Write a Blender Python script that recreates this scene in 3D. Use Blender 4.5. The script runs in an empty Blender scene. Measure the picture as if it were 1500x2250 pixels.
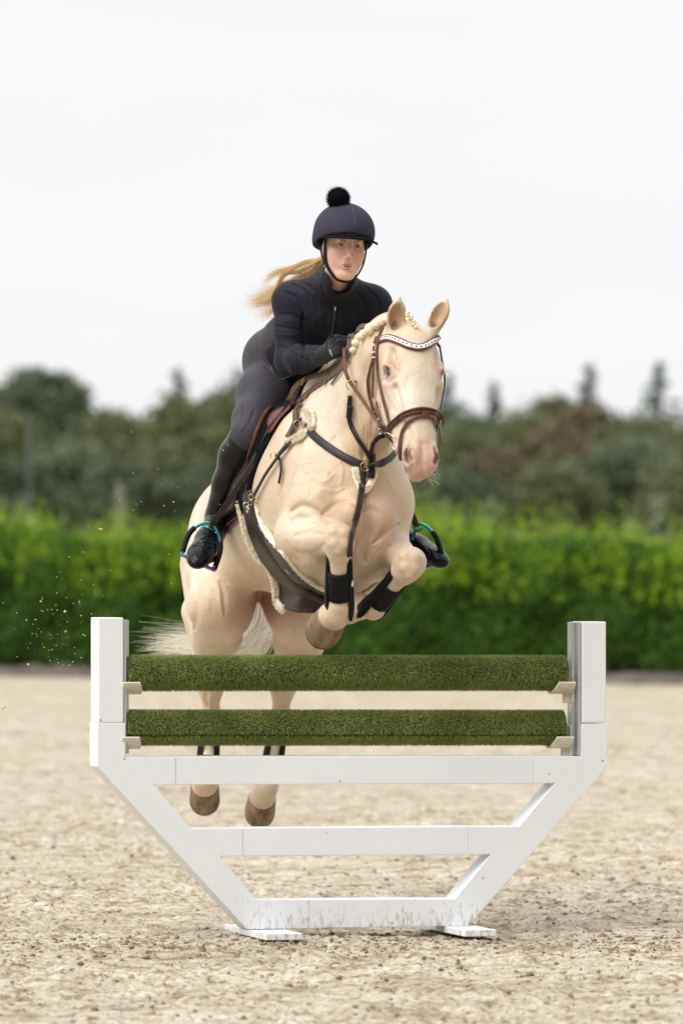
import bpy, bmesh, math, random
import numpy as np
from mathutils import Vector, Matrix, noise as mnoise
from mathutils.bvhtree import BVHTree

# ---------------------------------------------------------------- camera, sky, sun, exposure
SC = bpy.context.scene
F_PX, HOR, CAM_H = 12500.0, 1243.0, 1.36          # focal length in photo pixels, horizon row, eye height
cam_d = bpy.data.cameras.new("camera"); cam = bpy.data.objects.new("camera", cam_d)
SC.collection.objects.link(cam); SC.camera = cam
cam.location = (0, 0, CAM_H); cam.rotation_euler = (math.radians(90), 0, 0)
cam_d.sensor_fit = 'VERTICAL'; cam_d.sensor_height = 36; cam_d.sensor_width = 24
cam_d.lens = 200; cam_d.shift_y = (HOR - 1125) / 2250
cam_d.clip_start = 0.5; cam_d.clip_end = 3000
cam_d.dof.use_dof = True; cam_d.dof.focus_distance = 20.95; cam_d.dof.aperture_fstop = 3.4
cam_d.dof.aperture_blades = 9

SUN_EL, SUN_AZ = math.radians(47), math.radians(-46)   # azimuth measured from behind the camera, towards its left
world = bpy.data.worlds.new("World"); SC.world = world; world.use_nodes = True
wn = world.node_tree; wn.nodes.clear()
wo = wn.nodes.new('ShaderNodeOutputWorld'); bg = wn.nodes.new('ShaderNodeBackground')
sky = wn.nodes.new('ShaderNodeTexSky'); sky.sky_type = 'NISHITA'; sky.sun_disc = False
sky.sun_elevation = SUN_EL; sky.sun_rotation = math.radians(180) + SUN_AZ
sky.air_density = 1.0; sky.dust_density = 3.0
tc = wn.nodes.new('ShaderNodeTexCoord')
sep = wn.nodes.new('ShaderNodeSeparateXYZ'); wn.links.new(tc.outputs['Generated'], sep.inputs[0])
mr = wn.nodes.new('ShaderNodeMapRange'); mr.inputs[1].default_value = 0.20; mr.inputs[2].default_value = 0.75
mr.inputs[3].default_value = 0.985; mr.inputs[4].default_value = 1.9       # an overcast sky is brightest overhead
mr.interpolation_type = 'SMOOTHSTEP'
wn.links.new(sep.outputs[2], mr.inputs[0])
mp = wn.nodes.new('ShaderNodeMapping'); mp.inputs['Scale'].default_value = (14, 14, 60)
wn.links.new(tc.outputs['Generated'], mp.inputs[0])
nz = wn.nodes.new('ShaderNodeTexNoise'); nz.inputs['Scale'].default_value = 1.0; nz.inputs['Detail'].default_value = 3
nz.inputs['Roughness'].default_value = .45
wn.links.new(mp.outputs[0], nz.inputs['Vector'])
cr = wn.nodes.new('ShaderNodeValToRGB'); wn.links.new(nz.outputs[0], cr.inputs[0])
cr.color_ramp.elements[0].position = .3; cr.color_ramp.elements[0].color = (9.55, 9.7, 9.85, 1)
cr.color_ramp.elements[1].position = .62; cr.color_ramp.elements[1].color = (10.0, 10.05, 10.15, 1)
mul = wn.nodes.new('ShaderNodeVectorMath'); mul.operation = 'SCALE'
mb_ = wn.nodes.new('ShaderNodeMapRange'); mb_.inputs[1].default_value = -.6; mb_.inputs[2].default_value = .6        # sky dimmed behind the camera, added to darken front faces
mb_.inputs[3].default_value = .28; mb_.inputs[4].default_value = 1.0; mb_.interpolation_type = 'SMOOTHSTEP'; wn.links.new(sep.outputs[1], mb_.inputs[0])
mm_ = wn.nodes.new('ShaderNodeMath'); mm_.operation = 'MULTIPLY'; wn.links.new(mr.outputs[0], mm_.inputs[0]); wn.links.new(mb_.outputs[0], mm_.inputs[1])
wn.links.new(cr.outputs[0], mul.inputs[0]); wn.links.new(mm_.outputs[0], mul.inputs['Scale'])
mx = wn.nodes.new('ShaderNodeMix'); mx.data_type = 'RGBA'; mx.inputs['Factor'].default_value = 0.93
wn.links.new(sky.outputs[0], mx.inputs['A']); wn.links.new(mul.outputs[0], mx.inputs['B'])
wn.links.new(mx.outputs['Result'], bg.inputs['Color']); bg.inputs['Strength'].default_value = 0.0865
wn.links.new(bg.outputs[0], wo.inputs[0])

sun_d = bpy.data.lights.new("sun", 'SUN'); sun = bpy.data.objects.new("sun", sun_d)
SC.collection.objects.link(sun); sun_d.energy = 3.2; sun_d.angle = math.radians(55); sun_d.color = (1, .98, .955)
sd = Vector((math.sin(SUN_AZ) * math.cos(SUN_EL), -math.cos(SUN_AZ) * math.cos(SUN_EL), math.sin(SUN_EL)))  # towards the sun
sun.rotation_euler = sd.to_track_quat('Z', 'Y').to_euler()
SC.view_settings.view_transform = 'Standard'; SC.view_settings.look = 'None'
SC.view_settings.exposure = 0.24; SC.view_settings.gamma = 1.0
SC.render.resolution_x = 682; SC.render.resolution_y = 1024

# ---------------------------------------------------------------- helpers
rng = np.random.default_rng(7); random.seed(7)
def V(*a): return np.array(a, float)
def P(px, py, Y): return np.array([(px - 750) * Y / F_PX, Y, CAM_H + (HOR - py) * Y / F_PX])
def unit(v): v = np.asarray(v, float); return v / (np.linalg.norm(v) + 1e-12)

def link(o, parent=None):
    SC.collection.objects.link(o)
    if parent is not None: o.parent = parent
    return o
def tag(o, label=None, cat=None, group=None, kind=None):
    if label: o['label'] = label
    if cat: o['category'] = cat
    if group: o['group'] = group
    if kind: o['kind'] = kind
    return o
def empty(name, loc=(0, 0, 0)):
    o = bpy.data.objects.new(name, None); o.location = loc; o.empty_display_size = .1
    return link(o)
def mesh_obj(name, verts, faces, mat, parent=None, smooth=True, col=None):
    """verts in world coordinates; the origin goes to the middle of the base"""
    verts = np.asarray(verts, float).reshape(-1, 3)
    me = bpy.data.meshes.new(name)
    org = np.zeros(3)
    if parent is not None:
        q = parent; org = np.zeros(3)
        while q is not None: org = org + np.array(q.location); q = q.parent
    elif len(verts):
        lo, hi = verts.min(0), verts.max(0); org = np.array([(lo[0] + hi[0]) / 2, (lo[1] + hi[1]) / 2, lo[2]])
    if isinstance(faces, np.ndarray):
        n = faces.shape[1]; nf = len(faces)
        me.vertices.add(len(verts)); me.vertices.foreach_set('co', (verts - org).astype(np.float32).ravel())
        me.loops.add(nf * n); me.loops.foreach_set('vertex_index', faces.astype(np.int32).ravel())
        me.polygons.add(nf); me.polygons.foreach_set('loop_start', np.arange(0, nf * n, n, dtype=np.int32))
        me.update(calc_edges=True)
    else:
        me.from_pydata((verts - org).tolist(), [], [list(map(int, f)) for f in faces])
    me.validate()
    if smooth: me.polygons.foreach_set('use_smooth', np.ones(len(me.polygons), bool))
    if col is not None:
        a = me.color_attributes.new('Col', 'FLOAT_COLOR', 'POINT')
        c = np.ones((len(verts), 4), np.float32); c[:, :3] = col; a.data.foreach_set('color', c.ravel())
    me.update()
    if mat is not None: me.materials.append(mat)
    o = bpy.data.objects.new(name, me)
    if parent is None: o.location = org
    return link(o, parent)

class MB:
    """collects shapes, then links them as one mesh"""
    def __init__(s): s.v = []; s.f = []; s.n = 0
    def add(s, v, f):
        v = np.asarray(v, float).reshape(-1, 3); s.v.append(v)
        s.f += [tuple(int(i) + s.n for i in q) for q in f]; s.n += len(v); return s
    def box(s, c, ax, ay, az, bevel=0):
        c, ax, ay, az = map(lambda a: np.asarray(a, float), (c, ax, ay, az))
        if bevel <= 0:
            v = [c + x * ax + y * ay + z * az for z in (-1, 1) for y in (-1, 1) for x in (-1, 1)]
            return s.add(v, [(0, 2, 3, 1), (4, 5, 7, 6), (0, 1, 5, 4), (2, 6, 7, 3), (0, 4, 6, 2), (1, 3, 7, 5)])
        bm = bmesh.new(); bmesh.ops.create_cube(bm, size=2)
        L = [np.linalg.norm(a) for a in (ax, ay, az)]; U_ = [unit(a) for a in (ax, ay, az)]
        for q in bm.verts: q.co = Vector((q.co.x * L[0], q.co.y * L[1], q.co.z * L[2]))
        bmesh.ops.bevel(bm, geom=bm.edges[:], offset=bevel, segments=2, affect='EDGES', profile=.5)
        v = [c + q.co.x * U_[0] + q.co.y * U_[1] + q.co.z * U_[2] for q in bm.verts]
        f = [tuple(x.index for x in fc.verts) for fc in bm.faces]; bm.free(); return s.add(v, f)
    def tube(s, pts, r, n=8, flat=1.0, up=None, cap=True, closed=False):
        pts = np.asarray(pts, float); m = len(pts); r = np.broadcast_to(np.asarray(r, float), (m,)) if np.ndim(r) < 2 else r
        if closed: t = np.roll(pts, -1, 0) - np.roll(pts, 1, 0)
        else: t = np.gradient(pts, axis=0)
        t /= np.linalg.norm(t, axis=1)[:, None] + 1e-12
        if up is None:
            u0 = np.cross(t[0], [0, 0, 1.]); 
            if np.linalg.norm(u0) < .1: u0 = np.cross(t[0], [1., 0, 0])
            u0 = unit(u0); us = []
            for i in range(m):
                u0 = unit(u0 - t[i] * (u0 @ t[i])); us.append(u0)
            us = np.array(us); flip = False
        else:
            us = np.asarray(up, float)
            if us.ndim == 1: us = np.tile(us, (m, 1))
            us = us - t * (us * t).sum(1)[:, None]; us /= np.linalg.norm(us, axis=1)[:, None] + 1e-12
        w = np.cross(t, us)
        a = np.linspace(0, 2 * math.pi, n, endpoint=False)
        v = pts[:, None] + r[:, None, None] * (np.cos(a)[None, :, None] * w[:, None] + flat * np.sin(a)[None, :, None] * us[:, None])
        f = []
        for i in range(m if closed else m - 1):
            j = (i + 1) % m
            for k in range(n):
                k2 = (k + 1) % n; f.append((i * n + k, i * n + k2, j * n + k2, j * n + k))
        if cap and not closed: f += [tuple(range(n))[::-1], tuple((m - 1) * n + k for k in range(n))]
        return s.add(v, f)
    def ribbon(s, pts, nrm, w, th):
        """flat strap: width w across, thickness th along nrm"""
        pts = np.asarray(pts, float); m = len(pts); nrm = np.asarray(nrm, float)
        if nrm.ndim == 1: nrm = np.tile(nrm, (m, 1))
        w = np.broadcast_to(np.asarray(w, float), (m,))
        t = np.gradient(pts, axis=0); t /= np.linalg.norm(t, axis=1)[:, None] + 1e-12
        nrm = nrm - t * (nrm * t).sum(1)[:, None]; nrm /= np.linalg.norm(nrm, axis=1)[:, None] + 1e-12
        sd_ = np.cross(nrm, t)
        prof = [(-1, 0), (-1, .6), (-.8, 1), (.8, 1), (1, .6), (1, 0)]; k = len(prof)
        v = np.stack([pts + sd_ * (a * w / 2)[:, None] + nrm * (b * th) for a, b in prof], 1)
        f = []
        for i in range(m - 1):
            for j in range(k):
                j2 = (j + 1) % k; f.append((i * k + j, (i + 1) * k + j, (i + 1) * k + j2, i * k + j2))
        f += [tuple(range(k)), tuple((m - 1) * k + j for j in range(k))[::-1]]
        return s.add(v, f)
    def ball(s, c, r, seg=12, ax=None):
        r = np.broadcast_to(np.asarray(r, float), (3,)); A = np.eye(3) if ax is None else np.array([unit(a) for a in ax])
        bm = bmesh.new(); bmesh.ops.create_uvsphere(bm, u_segments=seg, v_segments=max(6, seg * 2 // 3), radius=1)
        v = [np.asarray(c) + (np.array(q.co) * r) @ A for q in bm.verts]
        f = [tuple(x.index for x in fc.verts) for fc in bm.faces]; bm.free(); return s.add(v, f)
    def prism(s, poly, origin, ex, ey, ez, depth):
        """polygon (2-D list) in the plane ex,ey, extruded by depth along ez"""
        o, ex, ey, ez = map(lambda a: np.asarray(a, float), (origin, ex, ey, ez)); n = len(poly)
        v = [o + a * ex + b * ey for a, b in poly] + [o + a * ex + b * ey + depth * ez for a, b in poly]
        f = [tuple(range(n)), tuple(range(n, 2 * n))[::-1]] + [(i, i + n, (i + 1) % n + n, (i + 1) % n) for i in range(n)]
        return s.add(v, f)
    def build(s, name, mat, parent=None, smooth=False, col=None):
        v = np.concatenate(s.v) if s.v else np.zeros((0, 3)); return mesh_obj(name, v, s.f, mat, parent, smooth, col)
def bevel_mod(o, w=.003, seg=2):
    m = o.modifiers.new('bevel', 'BEVEL'); m.width = w; m.segments = seg; m.limit_method = 'ANGLE'; m.angle_limit = math.radians(35)
    m.harden_normals = False; return o
def catmull(p, n=8):
    p = np.asarray(p, float); q = np.vstack([2 * p[0] - p[1], p, 2 * p[-1] - p[-2]]); out = []
    for i in range(1, len(q) - 2):
        for t in np.linspace(0, 1, n, endpoint=False):
            a, b, c, d = q[i - 1], q[i], q[i + 1], q[i + 2]
            out.append(.5 * (2 * b + (c - a) * t + (2 * a - 5 * b + 4 * c - d) * t * t + (3 * b - a - 3 * c + d) * t ** 3))
    out.append(p[-1]); return np.array(out)

# ---------------------------------------------------------------- materials
def newmat(name):
    m = bpy.data.materials.new(name); m.use_nodes = True; nt = m.node_tree
    return m, nt, nt.nodes['Principled BSDF']
def lk(nt, a, b): nt.links.new(a, b)
def noise_node(nt, scale, detail=4, rough=.55, coord='Object', sc=None):
    t = nt.nodes.new('ShaderNodeTexCoord'); n = nt.nodes.new('ShaderNodeTexNoise')
    n.inputs['Scale'].default_value = scale; n.inputs['Detail'].default_value = detail; n.inputs['Roughness'].default_value = rough
    if sc is not None:
        m = nt.nodes.new('ShaderNodeMapping'); m.inputs['Scale'].default_value = sc; lk(nt, t.outputs[coord], m.inputs[0]); lk(nt, m.outputs[0], n.inputs['Vector'])
    else: lk(nt, t.outputs[coord], n.inputs['Vector'])
    return n
def ramp(nt, src, stops):
    r = nt.nodes.new('ShaderNodeValToRGB'); lk(nt, src, r.inputs[0]); e = r.color_ramp.elements
    e[0].position, e[0].color = stops[0][0], (*stops[0][1], 1)
    e[1].position, e[1].color = stops[-1][0], (*stops[-1][1], 1)
    for p, c in stops[1:-1]: k = e.new(p); k.color = (*c, 1)
    return r
def bump(nt, bs, src, strength, dist):
    b = nt.nodes.new('ShaderNodeBump'); b.inputs['Strength'].default_value = strength; b.inputs['Distance'].default_value = dist
    lk(nt, src, b.inputs['Height'])
    old = bs.inputs['Normal'].links
    if old: lk(nt, old[0].from_socket, b.inputs['Normal'])
    lk(nt, b.outputs[0], bs.inputs['Normal']); return b
def simple(name, c, rough=.5, metal=0., var=.12, scale=60, bs_=.0, bd=.001, spec=.5, sc=None, sheen=0):
    m, nt, b = newmat(name); c = np.array(c, float)
    n = noise_node(nt, scale, sc=sc); r = ramp(nt, n.outputs[0], [(.3, tuple(c * (1 - var))), (.7, tuple(np.minimum(c * (1 + var), 1)))])
    lk(nt, r.outputs[0], b.inputs['Base Color']); b.inputs['Roughness'].default_value = rough; b.inputs['Metallic'].default_value = metal
    b.inputs['Specular IOR Level'].default_value = spec
    if sheen: b.inputs['Sheen Weight'].default_value = sheen
    if bs_: bump(nt, b, n.outputs[0], bs_, bd)
    return m
def mix_col(nt, fac, a, b, mode='MIX'):
    m = nt.nodes.new('ShaderNodeMix'); m.data_type = 'RGBA'; m.blend_type = mode
    if hasattr(fac, 'is_linked') or hasattr(fac, 'links'): lk(nt, fac, m.inputs['Factor'])
    else: m.inputs['Factor'].default_value = fac
    for s, x in (('A', a), ('B', b)):
        if hasattr(x, 'links'): lk(nt, x, m.inputs[s])
        else: m.inputs[s].default_value = (*x, 1)
    return m.outputs['Result']
def leaf_mat(name, stops, trans=.35, rough=.55, scale=1.2, per_island=True):
    m, nt, b = newmat(name)
    g = nt.nodes.new('ShaderNodeNewGeometry'); n = noise_node(nt, scale, 3)
    ad = nt.nodes.new('ShaderNodeMath'); ad.operation = 'MULTIPLY_ADD'; lk(nt, g.outputs['Random Per Island'], ad.inputs[0])
    ad.inputs[1].default_value = .45; lk(nt, n.outputs[0], ad.inputs[2])
    s2 = nt.nodes.new('ShaderNodeMath'); s2.operation = 'SUBTRACT'; lk(nt, ad.outputs[0], s2.inputs[0]); s2.inputs[1].default_value = .22
    r = ramp(nt, s2.outputs[0], stops); lk(nt, r.outputs[0], b.inputs['Base Color']); b.inputs['Roughness'].default_value = rough
    b.inputs['Specular IOR Level'].default_value = .25
    t = nt.nodes.new('ShaderNodeBsdfTranslucent'); lk(nt, r.outputs[0], t.inputs[0])
    x = nt.nodes.new('ShaderNodeMixShader'); x.inputs[0].default_value = trans; lk(nt, b.outputs[0], x.inputs[1]); lk(nt, t.outputs[0], x.inputs[2])
    lk(nt, x.outputs[0], nt.nodes['Material Output'].inputs[0]); return m
# ================================================================ SETTING
# ---- sand
def vnoise(x, y, seed=0):
    """cheap value noise on arrays"""
    xi = np.floor(x).astype(np.int64); yi = np.floor(y).astype(np.int64); xf = x - xi; yf = y - yi
    def h(a, b):
        n = (a * 374761393 + b * 668265263 + seed * 974634777) & 0x7fffffff
        n = ((n ^ (n >> 13)) * 1274126177) & 0x7fffffff
        return ((n ^ (n >> 16)) & 0xffff) / 65535.
    u = xf * xf * (3 - 2 * xf); v = yf * yf * (3 - 2 * yf)
    return (h(xi, yi) * (1 - u) + h(xi + 1, yi) * u) * (1 - v) + (h(xi, yi + 1) * (1 - u) + h(xi + 1, yi + 1) * u) * v
def sand_h(x, y):
    z = .018 * (vnoise(x * 2.3, y * 2.3, 1) - .5) + .012 * (vnoise(x * 7, y * 6, 2) - .5)
    n3 = vnoise(x * 19, y * 17, 3); n4 = vnoise(x * 47, y * 40, 4); n5 = vnoise(x * 95, y * 80, 5)
    pat = np.clip(vnoise(x * 1.7 + 9, y * 1.1, 6) * 1.6 - .35, 0, 1)      # churned and smooth patches
    z = z + (.3 + .9 * pat) * (.019 * (n3 - .5) + .013 * (n4 - .5) + .004 * (n5 - .5))
    clod = np.clip(vnoise(x * 33 + 5, y * 30, 8) - .80, 0, 1) * .07 * (.3 + pat)
    near = np.exp(-((y - 21.0) ** 2) / 60)
    dist_fade = 1.0
    return (z + clod) * dist_fade - .012
def seg(*a):
    out = []
    for lo, hi, st in a: out.append(np.arange(lo, hi, st))
    return np.concatenate(out)
gx = seg((-600, -100, 100), (-100, -20, 8), (-20, -4, .8), (-4, -1.75, .12), (-1.75, 1.75, .0125), (1.75, 4, .12), (4, 20, .8), (20, 100, 8), (100, 601, 100))
gy = seg((-60, 0, 15), (0, 14, 1), (14, 16.4, .2), (16.4, 24, .014), (24, 32, .03), (32, 50, .09), (50, 76, .4), (76, 150, 8), (150, 1500, 120))
GX, GY = np.meshgrid(gx, gy)
amp = np.clip((60 - np.abs(GY - 20)) / 45, 0, 1) * np.clip((7 - np.abs(GX)) / 5, .15, 1)
GZ = sand_h(GX, GY) * amp
nx_, ny_ = len(gx), len(gy)
ii = (np.arange(ny_ - 1)[:, None] * nx_ + np.arange(nx_ - 1)[None]).ravel()
M_sand, nt, b = newmat('sand')
tcs = nt.nodes.new('ShaderNodeTexCoord')
n1 = noise_node(nt, 1.3, 4); n2 = noise_node(nt, 38, 5, .65); n3 = noise_node(nt, 230, 3, .6); n4 = noise_node(nt, 9, 5, .6)
r1 = ramp(nt, n4.outputs[0], [(.36, (.34, .275, .20)), (.47, (.545, .49, .39)), (.64, (.665, .62, .52))])
r2 = ramp(nt, n2.outputs[0], [(.34, (.34, .27, .19)), (.44, (.84, .81, .76)), (.60, (1.08, 1.08, 1.08))])
r3 = ramp(nt, n3.outputs[0], [(.25, (.50, .46, .40)), (.45, (.95, .95, .95)), (.75, (1.18, 1.18, 1.18))])
r0 = ramp(nt, n1.outputs[0], [(.3, (.84, .81, .77)), (.7, (1.08, 1.08, 1.08))])
c1 = mix_col(nt, 1., r1.outputs[0], r2.outputs[0], 'MULTIPLY'); c2 = mix_col(nt, 1., c1, r3.outputs[0], 'MULTIPLY'); c3 = mix_col(nt, 1., c2, r0.outputs[0], 'MULTIPLY')
lk(nt, c3, b.inputs['Base Color']); b.inputs['Roughness'].default_value = .95; b.inputs['Specular IOR Level'].default_value = .12
bump(nt, b, n2.outputs[0], 1., .016); bump(nt, b, n3.outputs[0], .7, .003)
gv = np.stack([GX.ravel(), GY.ravel(), GZ.ravel()], 1)
sand = mesh_obj('sand_ground', gv, np.stack([ii, ii + 1, ii + 1 + nx_, ii + nx_], 1), M_sand)
tag(sand, kind='structure')

# ---- loose clods on the sand
def ico(sub=1):
    bm = bmesh.new(); bmesh.ops.create_icosphere(bm, subdivisions=sub, radius=1); v = np.array([q.co[:] for q in bm.verts]); f = np.array([[x.index for x in fc.verts] for fc in bm.faces]); bm.free(); return v, f
iv, if_ = ico(1)
def scatter_lumps(n, posf, sizef, name, mat):
    vs, fs = [], []
    for i in range(n):
        p = posf(i); s = sizef(i); v = iv * (1 + .35 * rng.standard_normal((len(iv), 1))) * s * np.array([1.2, 1, .7])
        a = rng.uniform(0, 6.28); R_ = np.array([[math.cos(a), -math.sin(a), 0], [math.sin(a), math.cos(a), 0], [0, 0, 1]])
        vs.append(v @ R_ + p); fs.append(if_ + i * len(iv))
    return mesh_obj(name, np.concatenate(vs), np.concatenate(fs), mat, smooth=False)
def clod_pos(i):
    y = 16.3 + 12 * rng.random() ** 1.3; x = rng.uniform(-1.6, 1.6) * y / 17
    if i % 3 == 0: y = 20.6 + rng.normal(0, .35); x = rng.uniform(-1.7, 1.7)
    return np.array([x, y, float(sand_h(np.array([x]), np.array([y]))[0]) + .002])
M_clod = simple('damp_sand', (.27, .205, .135), .95, var=.45, scale=25, spec=.1)
tag(scatter_lumps(4600, clod_pos, lambda i: .003 + .010 * rng.random() ** 4, 'sand_clods', M_clod), 'small damp clods and crumbs strewn over the sand', 'sand clods', kind='stuff')

# ---- kicked-up sand grains in the air at left
def fly_pos(i):
    k = rng.random()
    if k < .72:
        px = rng.normal(120, 55); py = 1420 + rng.normal(0, 85) + (px - 120) * -.3
    elif k < .9: px = rng.uniform(150, 520); py = 1130 + rng.normal(0, 90)
    else: px = rng.uniform(330, 620); py = rng.uniform(1680, 1830)
    return P(px, py, rng.uniform(20.6, 22.2))
M_fly = simple('dry_sand_grain', (.62, .5, .36), .9, var=.3, scale=40, spec=.1)
fl = scatter_lumps(180, fly_pos, lambda i: (.0011 + .002 * rng.random()) if i % 26 else rng.uniform(.004, .0075), 'flying_sand', M_fly)
tag(fl, 'grains and crumbs of sand kicked up into the air at left', 'flying sand', kind='stuff')

# ---- earth bank below the hedge
hy0 = lambda x: 68.2 - x * .62                              # the foot of the hedge runs slightly towards us at the right
M_earth = simple('dark_earth', (.15, .125, .105), .95, var=.35, scale=3, bs_=.5, bd=.02, spec=.1)
xs = np.arange(-16, 16.01, .2); prof = [(-.9, -.03), (-.75, .05), (-.55, .10), (.2, .14), (2.0, .12), (2.2, -.05)]
bv, bf = [], []
for i, x in enumerate(xs):
    for (a, z) in prof: bv.append((x, hy0(x) + a + .05 * rng.standard_normal(), z + .02 * rng.standard_normal()))
k = len(prof)
for i in range(len(xs) - 1):
    for j in range(k - 1): bf.append((i * k + j, (i + 1) * k + j, (i + 1) * k + j + 1, i * k + j + 1))
tag(mesh_obj('earth_bank', bv, bf, M_earth), kind='structure')

# ---- leaves helper: many small folded quads
def leaf_cards(c, size, nrm_bias=None, aspect=.5, up=.0):
    """c (n,3) centres, size (n,) half-length -> verts, faces (quads, diamond shaped)"""
    n = len(c); d = rng.standard_normal((n, 3)); d[:, 2] += up; d /= np.linalg.norm(d, axis=1)[:, None]
    e = rng.standard_normal((n, 3))
    if nrm_bias is not None: e = np.cross(d, nrm_bias + .6 * rng.standard_normal((n, 3)))
    e -= d * (e * d).sum(1)[:, None]; e /= np.linalg.norm(e, axis=1)[:, None] + 1e-9
    s = np.asarray(size)[:, None]
    v = np.stack([c - d * s, c + e * s * aspect, c + d * s, c - e * s * aspect], 1).reshape(-1, 3)
    f = np.arange(n * 4).reshape(n, 4); return v, f

# ---- hedge
M_hedge = leaf_mat('hedge_leaves', [(.0, (.030, .085, .008)), (.5, (.058, .145, .012)), (1., (.11, .23, .02))], .3)
M_shoot = leaf_mat('young_shoots', [(.0, (.16, .30, .015)), (.5, (.27, .43, .025)), (1., (.39, .54, .042))], .45)
M_twig = simple('twig', (.10, .075, .045), .9)
def hedge():
    root = empty('hedge', (0, hy0(0) + .6, 0.1))
    tag(root, 'long clipped green hedge with bright yellow-green shoots on top behind the riding arena', 'hedge')
    HB = 13; n = 120000
    x = rng.uniform(-HB, HB, n)
    top = 1.62 + .07 * np.sin(x * 1.1 + 1) + .06 * np.sin(x * 2.7) - .012 * x
    z = rng.uniform(.0, 1, n) ** .9 * top
    depth = np.abs(rng.normal(0, .16, n)); onTop = rng.random(n) < .25
    bulge = .10 * np.sin(x * 2.1 + z * 2) + .08 * np.sin(x * 5.3 - z * 4) + .07 * np.sin(x * 3.3 + z * 7.) + .12 * (z / 1.6)
    y = hy0(x) - .15 + depth - bulge
    y = np.where(onTop, hy0(x) + rng.uniform(-.1, 1.2, n), y); z = np.where(onTop, top - np.abs(rng.normal(0, .08, n)), z)
    back = rng.random(n) < .12; y = np.where(back, hy0(x) + 1.2 + rng.normal(0, .1, n), y); z = np.where(back, rng.random(n) * top, z)
    v, f = leaf_cards(np.stack([x, y, z + .12], 1), rng.uniform(.02, .045, n), V(0, -1, .4), .6)
    mesh_obj('foliage', v, f, M_hedge, root, False)
    # the new growth: upright sprays of paler leaves
    vs, fs, tw = [], [], MB(); off = 0
    ns = 7000
    for i in range(ns):
        x0 = rng.uniform(-HB, HB); yy = hy0(x0) + rng.uniform(-.42, 1.1); 
        t0 = 1.30 + .07 * math.sin(x0 * 1.1 + 1) + .06 * math.sin(x0 * 2.7) - .012 * x0
        clump = .5 + .5 * math.sin(x0 * 4.7 + 2 * math.sin(x0 * 1.7)) 
        L_ = rng.uniform(.25, .50) + .42 * clump * rng.random() + (.28 if rng.random() < .03 else 0)
        z0 = t0 - rng.uniform(0, .50) ** 1. + .20
        k = 12; t = rng.random(k); lean = rng.normal(0, .12, 2)
        c = np.stack([x0 + lean[0] * t * L_ + rng.normal(0, .03, k), yy + lean[1] * t * L_ + rng.normal(0, .03, k), z0 + t * L_], 1)
        v, f = leaf_cards(c, rng.uniform(.022, .048, k) * (1.15 - .5 * t), V(0, -1, .3), .42, up=1.2)
        vs.append(v); fs.append(f + off); off += len(v)
    mesh_obj('shoots', np.concatenate(vs), np.concatenate(fs), M_shoot, root, False)
    for i in range(260):
        x0 = rng.uniform(-HB, HB); y0 = hy0(x0) + rng.uniform(.0, .9)
        tw.tube([(x0, y0, .05), (x0 + rng.normal(0, .05), y0, .6), (x0 + rng.normal(0, .15), y0, 1.3)], [.02, .014, .006], 5)
    tag(tw.build('stems', M_twig, root), kind='stuff')
    cb = MB(); 
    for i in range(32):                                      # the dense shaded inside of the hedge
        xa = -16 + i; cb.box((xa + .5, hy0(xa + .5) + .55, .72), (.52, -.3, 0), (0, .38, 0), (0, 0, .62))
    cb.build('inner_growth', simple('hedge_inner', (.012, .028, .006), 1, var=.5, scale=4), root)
hedge()

# ---- trees beyond
M_bark = simple('bark', (.07, .055, .04), .9, var=.3, scale=4, bs_=.5, bd=.03)
CROWNS = {}
for nm, a, b_, c in (('olive', (0.109, 0.130, 0.054), (0.143, 0.166, 0.069), (0.179, 0.202, 0.087)), ('dark', (0.072, 0.096, 0.051), (0.097, 0.125, 0.067), (0.128, 0.156, 0.084)),
                     ('brown', (0.128, 0.107, 0.061), (0.160, 0.133, 0.074), (0.192, 0.163, 0.092)), ('grey', (0.122, 0.153, 0.084), (0.154, 0.185, 0.102), (0.192, 0.221, 0.125)),
                     ('conifer', (0.045, 0.072, 0.061), (0.064, 0.098, 0.083), (0.090, 0.130, 0.109)), ('fresh', (0.090, 0.130, 0.045), (0.141, 0.195, 0.064), (0.205, 0.260, 0.090))):
    CROWNS[nm] = leaf_mat('crown_' + nm, [(0, a), (.5, b_), (1, c)], .2, scale=.25)  # crown tones lightened to carry the distance haze
def broad_mesh(h, w, seed, lobes=18, n=15000, open_=0.):
    r = np.random.default_rng(seed); C = []; 
    for i in range(lobes):
        t = r.random(); a = r.uniform(0, 6.28); zz = h * (.30 + .58 * t); rr = w * .5 * math.sqrt(max(.05, 1 - (2 * t - .85) ** 2 * .7)) * r.uniform(.3, .8)
        C.append((rr * math.cos(a), rr * math.sin(a), zz, r.uniform(.14, .24) * w))
    C.append((0, 0, h * .8, .24 * w)); C = np.array(C)
    k = r.integers(0, len(C), n); d = r.standard_normal((n, 3)); d /= np.linalg.norm(d, axis=1)[:, None]
    rad = C[k, 3] * (1 - np.abs(r.normal(0, .22, n))); d[:, 2] *= .85
    p = C[k, :3] + d * rad[:, None]; p[:, 2] = np.minimum(p[:, 2], h)
    p += .25 * r.standard_normal(p.shape); v, f = leaf_cards(p, r.uniform(.12, .30, n) * (w / 9) ** .5, d, .7)
    t = MB(); t.tube([(0, 0, -.3), (.05, 0, h * .25), (.1, .1, h * .6), (0, 0, h * .85)], [w * .045, w * .034, w * .02, w * .006], 8)
    for i in range(7):
        q = C[i % len(C)]; z0 = h * r.uniform(.2, .5); t.tube([(0, 0, z0), (q[0] * .5, q[1] * .5, (z0 + q[2]) / 2), tuple(q[:3])], [w * .018, w * .012, w * .004], 6)
    return v, f, t
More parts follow.
